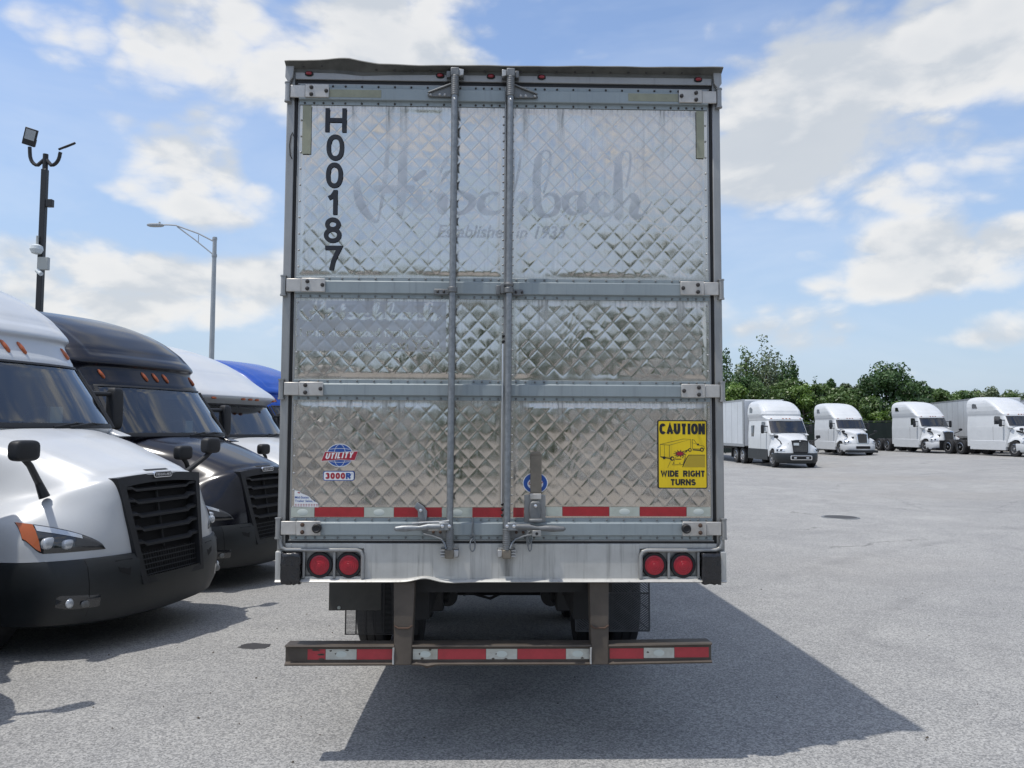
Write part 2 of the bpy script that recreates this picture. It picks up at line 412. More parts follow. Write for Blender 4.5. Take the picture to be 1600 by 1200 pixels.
def copy_tree(o, parent=None, swap=None):
    c = o.copy(); COL.objects.link(c); c.parent = parent
    if swap and c.type == 'MESH':
        for a, b in swap.items():
            if any(x == MATS[a] for x in c.data.materials):
                key = (c.data.name, a, b)
                if key not in SWAPS:
                    d = c.data.copy()
                    for i, x in enumerate(d.materials):
                        if x == MATS[a]: d.materials[i] = MATS[b]
                    SWAPS[key] = d
                c.data = SWAPS[key]
    for ch in list(o.children): copy_tree(ch, c, swap)
    return c
SWAPS = {}
def sst(a, b, x):
    t = min(1, max(0, (x-a)/(b-a))); return t*t*(3-2*t)
def G(x, y):
    """lot surface: level by the trailer, a shallow dip behind it, rising to the right"""
    return sst(4.5, 13, y)*(-.21+.52*sst(14, 34, x))
_tc = {}
def txt(s, off=0.0, shear=0.0, space=1.0):
    """text as triangles normalised to its own bounding box"""
    key = (s, off, shear, space)
    if key in _tc: return _tc[key]
    c = bpy.data.curves.new('t', 'FONT'); c.body = s; c.offset = off; c.shear = shear; c.space_character = space; c.resolution_u = 3
    o = bpy.data.objects.new('t', c); COL.objects.link(o)
    dg = bpy.context.evaluated_depsgraph_get(); me = bpy.data.meshes.new_from_object(o.evaluated_get(dg))
    v = np.array([p.co[:2] for p in me.vertices]); f = [tuple(p.vertices) for p in me.polygons]
    bpy.data.objects.remove(o); bpy.data.curves.remove(c); bpy.data.meshes.remove(me)
    mn, mx = v.min(0), v.max(0); v = (v-mn)/(mx-mn)
    _tc[key] = (v, f); return _tc[key]
def text_on(mb, s, x0, x1, z0, z1, y, off=0.0, shear=0.0, space=1.0, k=0):
    v, f = txt(s, off, shear, space)
    return mb.add([(x0+(x1-x0)*a, y, z0+(z1-z0)*b) for a, b in v], f, k)

# ------------------------------------------------------------------ bold sign lettering drawn as mitred bands
def _arc(cx, cy, rx, ry, a0, a1, n=14, p=2.0):
    o = []
    for i in range(n+1):
        q = R(a0+(a1-a0)*i/n); c, s = math.cos(q), math.sin(q); o.append((cx+rx*math.copysign(abs(c)**(2/p), c), cy+ry*math.copysign(abs(s)**(2/p), s)))
    return o
_O = _arc(.5, .5, .5, .5, 90, 450, 28, 2.3)
GLY = {'H': (.9, [[(0, -.4), (0, 1.4)], [(1, -.4), (1, 1.4)], [(0, .5), (1, .5)]]), 'O': (1.0, [_O]), '0': (.85, [_O]), '1': (.55, [[(.05, .70), (.45, .80), (.72, 1.0)], [(.78, 1.4), (.78, -.4)]]),
 '8': (.85, [_arc(.5, .77, .42, .23, 90, 450, 20), _arc(.5, .26, .5, .27, 90, 450, 20)]), '7': (.85, [[(-.1, 1), (1, 1), (.74, .66), (.53, .32), (.40, -.12)]]),
 '3': (.82, _arc(0, 0, 0, 0, 0, 0, 1) and [_arc(.45, .76, .45, .24, 165, -80, 14)+[(.35, .52)], _arc(.45, .26, .52, .26, 80, -165, 14)]),
 'C': (.95, [_arc(.52, .5, .52, .5, 42, 318, 22, 2.2)]), 'A': (1.0, [[(-.02, -.12), (.5, 1.0), (1.02, -.12)], [(.2, .27), (.8, .27)]]), 'U': (.9, [[(0, 1.4), (0, .36)]+_arc(.5, .36, .5, .36, 180, 360, 12)+[(1, 1.4)]]),
 'T': (.85, [[(-.1, 1), (1.1, 1)], [(.5, .93), (.5, -.4)]]), 'I': (.14, [[(.5, -.4), (.5, 1.4)]]), 'N': (.92, [[(0, -.4), (0, 1.4)], [(1, -.4), (1, 1.4)], [(.02, 1.0), (.98, 0)]]),
 'W': (1.45, [[(-.01, 1.15), (.25, 0), (.5, .98), (.75, 0), (1.01, 1.15)]]), 'D': (.9, [[(0, 0), (0, 1), (.45, 1)]+_arc(.45, .5, .55, .5, 80, -80, 12)+[(.45, 0), (0, 0)]]), 'E': (.78, [[(1, 0), (0, 0), (0, 1), (1, 1)], [(0, .5), (.92, .5)]]),
 'F': (.74, [[(0, -.4), (0, 1), (1, 1)], [(0, .48), (.85, .48)]]), 'L': (.72, [[(0, 1.4), (0, 0), (1.05, 0)]]), 'R': (.9, [[(0, -.4), (0, 1), (.55, 1)]+_arc(.58, .75, .40, .25, 80, -80, 8)+[(.55, .5), (0, .5)], [(.5, .46), (1.02, -.1)]]),
 'G': (1.0, [_arc(.52, .5, .52, .5, 42, 330, 22, 2.2)+[(1.0, .42), (.55, .42)]]), 'S': (.85, [_arc(.5, .75, .46, .25, 25, 260, 12)+_arc(.5, .25, .5, .25, 80, -155, 12)]), 'Y': (.95, [[(-.03, 1.12), (.5, .46), (1.03, 1.12)], [(.5, .44), (.5, -.4)]])}
def band(mb, pts, wd, fn, closed=False, k=0):
    P = [Vector(p) for p in pts]
    if closed: P = P[:-1]
    n = len(P); Lf, Rt = [], []
    for i in range(n):
        a_ = P[(i-1) % n] if (closed or i > 0) else None; b_ = P[(i+1) % n] if (closed or i < n-1) else None
        d1 = (P[i]-a_).normalized() if a_ is not None else None; d2 = (b_-P[i]).normalized() if b_ is not None else None
        if d1 is None: d1 = d2
        if d2 is None: d2 = d1
        n1_ = Vector((-d1.y, d1.x)); n2_ = Vector((-d2.y, d2.x)); m_ = n1_+n2_
        m_ = n1_ if m_.length < 1e-4 else m_.normalized(); sc = 1/max(.5, m_.dot(n1_))
        Lf.append(P[i]+m_*(wd/2*sc)); Rt.append(P[i]-m_*(wd/2*sc))
    vs = [fn(p) for p in Lf]+[fn(p) for p in Rt]; m = n if closed else n-1
    return mb.add(vs, [(i, n+i, n+(i+1) % n, (i+1) % n) for i in range(m)], k)
def bold(mb, s, x0, x1, z0, z1, y, th, shear=0.0, gap=.35, rise=0.0, face='y', k=0):
    """th: stroke thickness in metres; fills the box exactly; face 'x' turns it to look along +x"""
    wds = [.55 if ch == ' ' else GLY[ch][0] for ch in s]; H_ = z1-z0
    free = (x1-x0)-sum(1 for ch in s if ch != ' ')*th; unit = free/(sum(wds)+gap*(len(s)-1)) if free > 0 else .001
    x = x0
    for ch, wv in zip(s, wds):
        if ch == ' ': x += wv*unit+gap*unit; continue
        for si, st_ in enumerate(GLY[ch][1]):
            pts = [(x+th/2+px*wv*unit, z0+th/2+pz*(H_-th)) for px, pz in st_]
            pts = [(a_, min(z1, max(z0, b_))) for a_, b_ in pts]
            cl = math.dist(pts[0], pts[-1]) < 1e-6 and len(pts) > 3
            yo = y-.00012*si
            fn = (lambda p, yo=yo: (p.x+shear*(p.y-z0), yo, p.y+rise*(p.x-x0))) if face == 'y' else (lambda p, yo=yo: (-yo, p.x, p.y))
            band(mb, pts, th, fn, cl, k)
        x += wv*unit+th+gap*unit
    return mb
# ------------------------------------------------------------------ ground
def build_ground():
    xs = np.unique(np.concatenate([np.linspace(-700, -60, 9), np.linspace(-60, 60, 61), np.linspace(60, 700, 9)]))
    ys = np.unique(np.concatenate([np.linspace(-700, -40, 9), np.linspace(-40, 0, 9), np.linspace(0, 20, 41), np.linspace(20, 90, 36), np.linspace(90, 900, 9)]))
    P = np.array([[(x, y, G(x, y)) for x in xs] for y in ys])
    o = ob('ground', MB().grid(P), 'asphalt', angle=60); o['kind'] = 'structure'
    # grass verge beyond the fence
    P = np.array([[(x, y, G(x, y)+.05) for x in np.linspace(-60, 260, 33)] for y in (84, 92, 110, 160, 260)])
    o = ob('grass_verge', MB().grid(P), 'grass', angle=60); o['kind'] = 'structure'
    # manhole
    m = thing('manhole_cover', 'dark round iron manhole cover set in the open asphalt', 'manhole cover', (8.06, 19.0, G(8.06, 19.0)))
    ob('cover_plate', MB().lathe([(.001, .016), (.33, .016), (.36, .012), (.36, -.01)], (0, 0, 0), 'z', 28), 'bolt_dark', m)
    ob('cover_ring', MB().lathe([(.375, -.01), (.375, .014), (.44, .010), (.46, -.01)], (0, 0, 0), 'z', 28), 'cast_grey', m)
    # loose bits on the lot
    mb = MB()
    for i in range(150):
        y = random.uniform(3.6, 16); x = random.uniform(-.6, .75)*y
        a = random.uniform(0, 6.3); L = random.uniform(.003, .013)*(1 if i % 6 else 1.8); wd = L*random.uniform(.2, .6); z = G(x, y)+.004
        e = Vector((math.cos(a), math.sin(a), 0)); f = Vector((-e.y, e.x, 0)); c = Vector((x, y, z)); h = Vector((0, 0, random.uniform(.004, .012)))
        mb.add([c-e*L, c+f*wd, c+e*L, c-f*wd, c+h], [(0, 1, 4), (1, 2, 4), (2, 3, 4), (3, 0, 4)])
    o = ob('litter', mb, 'bark', smooth=False); tag(o, 'scattered dark leaf and grit litter on the asphalt', 'litter', kind='stuff')
    # flattened dark patches of tar
    for (x, y, rx, ry, l) in ((-2.29, 7.0, .15, .05, 'dark tar spot on the asphalt left of the guard bar'),):
        n = 18; pts = [(x+rx*math.cos(q)*random.uniform(.8, 1.1), y+ry*2*math.sin(q)*random.uniform(.8, 1.1)) for q in np.linspace(0, 6.283, n, endpoint=False)]
        o = ob('tar_spot', MB().prism(pts, 'z', G(x, y)-.003, G(x, y)+.004), 'bolt_dark'); tag(o, l, 'tar spot')
build_ground()

# ------------------------------------------------------------------ reefer trailer seen from behind
TC = (-0.0516, 4.5206, 0.0); TYAW = 0.02334
T = thing('semi_trailer', 'big silver trailer with quilted steel rear doors and yellow caution sign', 'trailer', TC, TYAW)
STROKES = [[(-0.869,3.397,0.0152),(-0.878,3.342,0.0418),(-0.861,3.258,0.0532),(-0.83,3.196,0.0494),(-0.788,3.147,0.0342),(-0.753,3.128,0.0152),(-0.737,3.19,0.0152),(-0.722,3.286,0.0228),(-0.708,3.422,0.0304),(-0.699,3.539,0.0228),(-0.69,3.599,0.0038)],[(-0.57,3.622,0.0076),(-0.589,3.587,0.0304),(-0.605,3.52,0.0494),(-0.606,3.443,0.0532),(-0.607,3.346,0.057),(-0.611,3.249,0.0532),(-0.618,3.176,0.038)],[(-0.764,3.336,0.0304),(-0.715,3.325,0.0494),(-0.563,3.327,0.0494),(-0.556,3.342,0.0152)],[(-0.506,3.301,0.0456),(-0.516,3.25,0.0532),(-0.512,3.208,0.0494),(-0.489,3.189,0.0266),(-0.455,3.216,0.0152),(-0.414,3.259,0.0114)],[(-0.53,3.389,0.038),(-0.481,3.425,0.038)],[(-0.449,3.324,0.0076),(-0.426,3.305,0.0228),(-0.395,3.286,0.0342),(-0.365,3.279,0.0532),(-0.368,3.24,0.0646),(-0.368,3.202,0.057)],[(-0.333,3.528,0.0076),(-0.352,3.496,0.0304),(-0.374,3.449,0.0152),(-0.38,3.418,0.0038)],[(-0.325,3.442,0.0076),(-0.347,3.419,0.0304),(-0.373,3.372,0.0114),(-0.379,3.345,0.0038)],[(-0.289,3.319,0.0114),(-0.251,3.307,0.0304),(-0.19,3.266,0.0494),(-0.208,3.215,0.038),(-0.258,3.184,0.0266),(-0.3,3.195,0.0114)],[(-0.045,3.302,0.0304),(-0.083,3.306,0.0152),(-0.125,3.282,0.0342),(-0.14,3.239,0.0494),(-0.121,3.201,0.0456),(-0.083,3.189,0.0304),(-0.033,3.194,0.019),(0.016,3.237,0.0114)],[(0.076,3.564,0.0095),(0.095,3.541,0.0152),(0.091,3.49,0.0152),(0.082,3.424,0.0152),(0.058,3.311,0.0114)],[(0.057,3.556,0.019),(0.042,3.49,0.0418),(0.038,3.354,0.0456),(0.035,3.183,0.0456)],[(0.058,3.245,0.0114),(0.092,3.296,0.019),(0.115,3.304,0.0342),(0.123,3.258,0.0494),(0.111,3.207,0.0494),(0.131,3.18,0.0304),(0.169,3.2,0.0152)],[(0.195,3.503,0.038),(0.218,3.551,0.0228),(0.244,3.571,0.0114),(0.271,3.559,0.0152),(0.275,3.512,0.019),(0.264,3.415,0.0171),(0.237,3.317,0.0114)],[(0.206,3.519,0.0418),(0.195,3.433,0.0494),(0.195,3.317,0.0494),(0.199,3.231,0.0532),(0.222,3.185,0.0418),(0.26,3.174,0.0228),(0.306,3.198,0.0342),(0.321,3.248,0.038),(0.306,3.295,0.0304),(0.268,3.306,0.019),(0.237,3.29,0.0114)],[(0.321,3.256,0.0152),(0.36,3.291,0.0152)],[(0.463,3.308,0.0228),(0.421,3.315,0.0266),(0.375,3.288,0.038),(0.364,3.241,0.0456),(0.39,3.199,0.0342),(0.432,3.191,0.019),(0.463,3.223,0.0114)],[(0.471,3.308,0.038),(0.463,3.262,0.057),(0.463,3.215,0.0494),(0.494,3.2,0.0228),(0.532,3.262,0.0114)],[(0.62,3.291,0.0304),(0.597,3.314,0.019),(0.559,3.302,0.0342),(0.54,3.259,0.0494),(0.551,3.212,0.0494),(0.589,3.185,0.0342),(0.628,3.186,0.019),(0.662,3.225,0.0114)],[(0.687,3.514,0.038),(0.71,3.561,0.019),(0.733,3.575,0.0114),(0.756,3.554,0.0152),(0.752,3.472,0.0152),(0.73,3.354,0.0114)],[(0.683,3.518,0.0418),(0.68,3.361,0.057),(0.68,3.237,0.057),(0.681,3.175,0.0494)],[(0.705,3.237,0.0114),(0.743,3.288,0.019),(0.774,3.3,0.0342),(0.785,3.254,0.057),(0.774,3.207,0.057),(0.785,3.176,0.0418),(0.82,3.18,0.019),(0.851,3.215,0.0114),(0.882,3.263,0.0076)]]

def stroke_mask(U, Z, strokes, soft=.004, wmul=1.0):
    m = np.zeros_like(U)
    for s in strokes:
        q = np.array(s); k = np.linspace(0, len(q)-1, (len(q)-1)*5+1); i = np.minimum(k.astype(int), len(q)-2); t = (k-i)[:, None]
        p0 = q[np.maximum(i-1, 0)]; p1 = q[i]; p2 = q[i+1]; p3 = q[np.minimum(i+2, len(q)-1)]
        c = .5*(2*p1+(p2-p0)*t+(2*p0-5*p1+4*p2-p3)*t*t+(-p0+3*p1-3*p2+p3)*t**3)
        lo = c[:, :2].min(0)-.06; hi = c[:, :2].max(0)+.06
        sel = np.where((U > lo[0]) & (U < hi[0]) & (Z > lo[1]) & (Z < hi[1]))
        if not len(sel[0]): continue
        uu, zz = U[sel], Z[sel]; best = np.full(uu.shape, 9.0)
        for a, b in zip(c[:-1], c[1:]):
            d = b[:2]-a[:2]; L = max(1e-9, d@d); tt = np.clip(((uu-a[0])*d[0]+(zz-a[1])*d[1])/L, 0, 1)
            dist = np.hypot(uu-a[0]-tt*d[0], zz-a[1]-tt*d[1])-.5*wmul*np.maximum(.004, a[2]+(b[2]-a[2])*tt)
            best = np.minimum(best, dist)
        m[sel] = np.maximum(m[sel], np.clip(.5-best/soft, 0, 1))
    return m
def tri_mask(U, Z, s, x0, x1, z0, z1, off=0, shear=0):
    v, f = txt(s, off, shear); V = v*[x1-x0, z1-z0]+[x0, z0]; m = np.zeros_like(U)
    for face in f:
        for k in range(1, len(face)-1):
            a, b, c = V[face[0]], V[face[k]], V[face[k+1]]
            lo = np.minimum(np.minimum(a, b), c)-.003; hi = np.maximum(np.maximum(a, b), c)+.003
            sel = np.where((U > lo[0]) & (U < hi[0]) & (Z > lo[1]) & (Z < hi[1]))
            if not len(sel[0]): continue
            p = np.stack([U[sel], Z[sel]], -1); ds = []
            for q, r in ((a, b), (b, c), (c, a)):
                e = r-q; n = np.array([e[1], -e[0]]); n = n/max(1e-9, np.hypot(*n)); ds.append((p-q)@n)
            ds = np.array(ds); area = (b[0]-a[0])*(c[1]-a[1])-(b[1]-a[1])*(c[0]-a[0])
            d = ds.max(0) if area > 0 else (-ds).max(0)
            m[sel] = np.maximum(m[sel], (d < .0012).astype(float))
    return m
_ph = rng.uniform(0, 6.28, (14, 3))
def quilt_panel(parent, x0, x1, z0, z1, seed, film=None, y=-.004):
    nx = int(round((x1-x0)/.005)); nz = int(round((z1-z0)/.0054))
    u = np.linspace(x0, x1, nx+1); z = np.linspace(z0, z1, nz+1); U, Z = np.meshgrid(u, z)
    a = U/.1+Z/.108; b = U/.1-Z/.108; ia, ib = np.floor(a).astype(int), np.floor(b).astype(int); fa, fb = a-ia, b-ib
    rr = np.random.default_rng(seed); T1 = rr.uniform(.65, 1.3, (160, 160)); T2 = rr.normal(0, .85, (160, 160)); T3 = rr.normal(0, .85, (160, 160))
    sx = np.sin(np.pi*fa)*np.sin(np.pi*fb)
    amp, t1, t2 = T1[ia % 160, ib % 160], T2[ia % 160, ib % 160], T3[ia % 160, ib % 160]
    dc0 = np.minimum(np.minimum(fa, 1-fa), np.minimum(fb, 1-fb))
    h = .00075*amp*np.abs(sx)**.9+.00065*sx*((fa-.5)*t1+(fb-.5)*t2)*2-.0007*np.exp(-(dc0/.055)**2)
    big = np.zeros_like(U)
    for i, (p, q, r_) in enumerate(_ph):
        L = .30+.13*i; big += (.0012+.0008*(i % 3))*np.sin(6.283/L*(U*math.cos(p)*1.0+Z*math.sin(p))+q+seed)*np.sin(6.283/(L*2.7)*(Z+.6*U)+r_)
    wr = np.sin(90*U+6*np.sin(13*Z+seed)+4*np.sin(31*U))*np.sin(47*Z+5*np.sin(9*U))*np.clip(np.sin(5*U+seed)*np.sin(4*Z+1)-.55, 0, 1)*.0012
    edge = np.minimum.reduce([U-x0, x1-U, Z-z0, z1-Z]); e = np.clip((edge-.012)/.035, 0, 1); e = e*e*(3-2*e)
    Y = y-np.clip(h+big*.62+wr+.0018, -.0045, .0085)*e
    n, m = U.shape; co = np.stack([U, Y, Z], -1).reshape(-1, 3)
    idx = np.arange(n*m).reshape(n, m); q = np.stack([idx[:-1, :-1], idx[:-1, 1:], idx[1:, 1:], idx[1:, :-1]], -1).reshape(-1, 4)
    me = bpy.data.meshes.new('quilted_panel'); me.vertices.add(n*m); me.vertices.foreach_set('co', co.ravel())
    me.loops.add(q.size); me.loops.foreach_set('vertex_index', q.ravel()); me.polygons.add(len(q))
    me.polygons.foreach_set('loop_start', np.arange(len(q))*4); me.polygons.foreach_set('loop_total', np.full(len(q), 4)); me.update()
    me.polygons.foreach_set('use_smooth', np.ones(len(q), bool))
    at = me.attributes.new('film', 'FLOAT', 'POINT'); at.data.foreach_set('value', (film(U, Z) if film else np.zeros_like(U)).ravel().astype(np.float32))
    gr = np.exp(-(z1-Z)/.035)*.8+np.exp(-(Z-z0)/.02)*.5+.35*np.exp(-np.minimum(U-x0, x1-U)/.02)
    run = np.clip(np.sin(U*23+seed)+np.sin(U*61)+np.sin(U*7.1)-1.1, 0, 1)*np.exp(-(z1-Z)/.14)
    at = me.attributes.new('grime', 'FLOAT', 'POINT'); at.data.foreach_set('value', np.clip(gr+run, 0, 1).ravel().astype(np.float32))
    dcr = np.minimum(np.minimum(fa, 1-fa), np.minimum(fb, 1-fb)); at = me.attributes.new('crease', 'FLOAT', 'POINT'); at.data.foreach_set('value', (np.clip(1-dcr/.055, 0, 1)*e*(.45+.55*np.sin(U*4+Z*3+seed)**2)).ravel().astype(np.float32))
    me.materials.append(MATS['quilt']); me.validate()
    return ob('quilted_panel', me, None, parent)

def film_upper(U, Z):
    wv = .62+.30*np.sin(U*11+1)*np.sin(Z*17)+.12*np.sin(U*47)*np.sin(Z*39)
    m = stroke_mask(U, Z, STROKES)*np.clip(wv, .25, .9)
    m = np.maximum(m, .75*tri_mask(U, Z, 'Established in 1935', -.395, .37, 3.037, 3.112, .006, .25))
    return m
def film_mid(U, Z):
    box = ((U > -1.214) & (U < -.338) & (Z > 2.355) & (Z < 2.655)).astype(float)
    small = [[(-1.189+(a+.878)/1.76*.825, 2.534+(zz-3.128)/.494*.125, ww*.42) for a, zz, ww in s] for s in STROKES]
    let = stroke_mask(U, Z, small, .004, 1.3)
    let = np.maximum(let, tri_mask(U, Z, 'I run dedicated freight...', -1.194, -.45, 2.425, 2.492, .012))
    let = np.maximum(let, tri_mask(U, Z, 'and so can YOU.', -.876, -.363, 2.366, 2.424, .012))
    wv = .9+.15*np.sin(U*9)*np.sin(Z*13+U*5)
    return np.clip(box*wv*(1-1.3*let), 0, 1)

# fixed structure
ZB, ZT = 1.02, 4.06
ob('body_shell', MB().box(-1.295, 1.295, .06, 14.6, 1.05, 4.05), 'van_white', T, bevel=.01)
for s in (-1, 1):
    a, b = sorted((s*1.302, s*1.254))
    ob('corner_post', MB().box(a, b, -.004, .06, 1.2, 4.02), 'post_metal', T, bevel=.006)
    a, b = sorted((s*1.2525, s*1.2395))
    ob('door_seal', MB().box(a, b, .006, .05, 1.25, 3.99), 'seal_black', T)
ob('header', MB().box(-1.2535, 1.2535, -.010, .06, 3.985, 4.058), 'header_metal', T, bevel=.004)
ob('header_seal', MB().box(-1.25, 1.25, .002, .05, 3.962, 3.984), 'seal_black', T)
# crumpled roof lip: top edge bulges at the left
us = np.linspace(-1.305, 1.308, 90)
ek = [-1.305, -1.28, -1.2, -1.08, -.99, -.93, -.86, -.75, -.5, 0, 1.31]; ez = [4.078, 4.080, 4.080, 4.087, 4.096, 4.096, 4.082, 4.066, 4.062, 4.066, 4.078]
dk = [-1.305, -1.15, -1.0, -.85, -.7, -.4, .2, 1.31]; dz = [4.046, 4.046, 4.044, 4.030, 4.038, 4.044, 4.046, 4.046]
P = []
for uu in us:
    t = float(np.interp(uu, ek, ez)); d = float(np.interp(uu, dk, dz)); wv = .003*math.sin(uu*9)+.002*math.sin(uu*23+1)
    P.append([(uu, .30, 4.052), (uu, .02, t+.004), (uu, -.058+wv, t), (uu, -.064+wv, t-.008), (uu, -.050+wv, t-.014), (uu, -.0125, d), (uu, -.0115, d-.02)])
ob('roof_lip', MB().grid(P), 'lip_metal', T, angle=40)
mb = MB()
for uu in np.arange(-1.2, 1.25, .108):
    mb.ell((uu, -.028, float(np.interp(uu, ek, ez))-.026), (.007, .005, .007), n=8, m=4)
ob('rivet_row', mb, 'bolt_dark', T, kind='stuff')
for s in (-1, 1):   # bent corner caps
    ob('corner_cap', MB().prism([(s*1.306, 4.072), (s*1.255, 4.066), (s*1.262, 3.99), (s*1.285, 3.955), (s*1.308, 3.99)], 'y', -.03, -.006), 'header_metal', T, bevel=.004)
for i, uu in enumerate((-1.170, -.388, -.084, .221, 1.169)):
    m = ob('marker_light', MB().ell((uu, -.012, 4.018), (.026, .012, .015), 2.4, 18, 8), 'seal_black', T)
    ob('lens', MB().ell((uu, -.016, 4.018), (.020, .014, .0115), 2.2, 18, 8), 'lens_red_dark', m)

# doors
PX = {-1: (-1.222, .000), 1: (.045, 1.222)}
ROWS = [(2.795, 3.829), (2.190, 2.668), (1.388, 2.068)]
RAILS = [(3.829, 3.955), (2.668, 2.795), (2.068, 2.190), (1.262, 1.388)]
for s in (-1, 1):
    x0, x1 = PX[s]
    ex0, ex1 = (x0-.014, x1+.012) if s < 0 else (x0-.012, x1+.014)
    door = ob('door', MB().box(ex0, ex1, .002, .058, 1.253, 3.960), 'post_metal', T, bevel=.003)
    for ri, (a, b) in enumerate(ROWS):
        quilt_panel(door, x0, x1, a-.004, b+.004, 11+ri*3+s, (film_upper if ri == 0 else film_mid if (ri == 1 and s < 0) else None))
    for j, (a, b) in enumerate(RAILS):
        h = b-a
        rail = MB().prism([(-.006, a), (-.010, a+.001), (-.010, a+.024), (-.027, a+.027), (-.030, a+.031), (-.030, b-.031), (-.027, b-.027), (-.010, b-.024), (-.010, b-.001), (-.006, b)], 'x', x0-.002, x1+.002)
        rl = ob('rail', rail, 'rail_paint', door, bevel=.0015)
        mb = MB()
        xs = [x0+.03+.055*i for i in range(4)]+list(np.arange(x0+.27, x1-.22, .098))+[x1-.03-.048*i for i in range(4)]
        for xx in xs:
            for zz in (a+.011, b-.011):
                mb.ell((xx, -.011, zz), (.0068, .006, .0068), n=10, m=4)
        ob('rivet_row', mb, 'bolt_dark' if j == 0 else 'cast_grey', rl, kind='stuff')
    mb = MB()
    for (a, b) in ROWS:
        for zz in np.arange(a+.06, b-.02, .098 if s*1 < 2 else .1):
            mb.ell((x0+.010 if s < 0 else x1-.010, -.006, zz), (.0062, .006, .0062), n=10, m=4)
        for zz in np.arange(a+.03, b-.01, .05):
            mb.ell((x1-.006 if s < 0 else x0+.008, -.006, zz), (.006, .0065, .006), n=10, m=4)
    ob('rivet_row', mb, 'cast_light', door, kind='stuff')
    # top edge trim
    ob('edge_trim', MB().box(ex0, ex1, -.004, .001, 3.9555, 3.962), 'header_metal', door)
    # hinges
    for (zc, hh) in ((3.903, .040), (2.740, .041), (2.132, .040), (1.330, .041)):
        def B(a, b): return tuple(sorted((s*a, s*b)))
        hg = ob('hinge', MB().box(*B(1.045, 1.185), -.041, -.031, zc-hh, zc+hh).box(*B(1.1855, 1.275), -.0315, -.0215, zc-hh+.002, zc+hh-.002), 'hinge_metal', T, bevel=.004)
        # the joggle between the two leaves
        ob('barrel', MB().cyl((s*1.292, -.020, zc-hh-.012), (s*1.292, -.020, zc+hh+.010), .0155, 18).cyl((s*1.292, -.020, zc+hh+.0102), (s*1.292, -.020, zc+hh+.017), .019, 18).cyl((s*1.292, -.020, zc-hh-.022), (s*1.292, -.020, zc-hh-.0122), .019, 18), 'post_metal', hg)
        for (bx, bz) in ((1.148, .020), (1.148, -.022), (1.060, .0)):
            if zc < 1.5 and bx < 1.1: continue
            ob('bolt', MB().lathe([(.012, 0), (.012, -.003), (.0088, -.004), (.0088, -.012), (.004, -.014)], (s*bx, -.0415, zc+bz), 'y', 12), 'bolt_dark' if zc > 1.5 else 'rust', hg)
        if zc < 1.5:
            ob('rubber_stop', MB().lathe([(.026, .0), (.027, -.020), (.020, -.026), (.014, -.022), (.008, -.022), (.0, -.020)], (s*1.063, -.0415, zc+.002), 'y', 22), 'seal_black', hg)
# vertical meeting seam
ob('door_seal', MB().box(.0125, .0325, -.002, .004, 1.255, 3.955), 'seal_black', T)
mb = MB().box(.0005, .0105, -.016, -.0045, 1.256, 3.953); ob('edge_trim', mb, 'post_metal', T, bevel=.002)

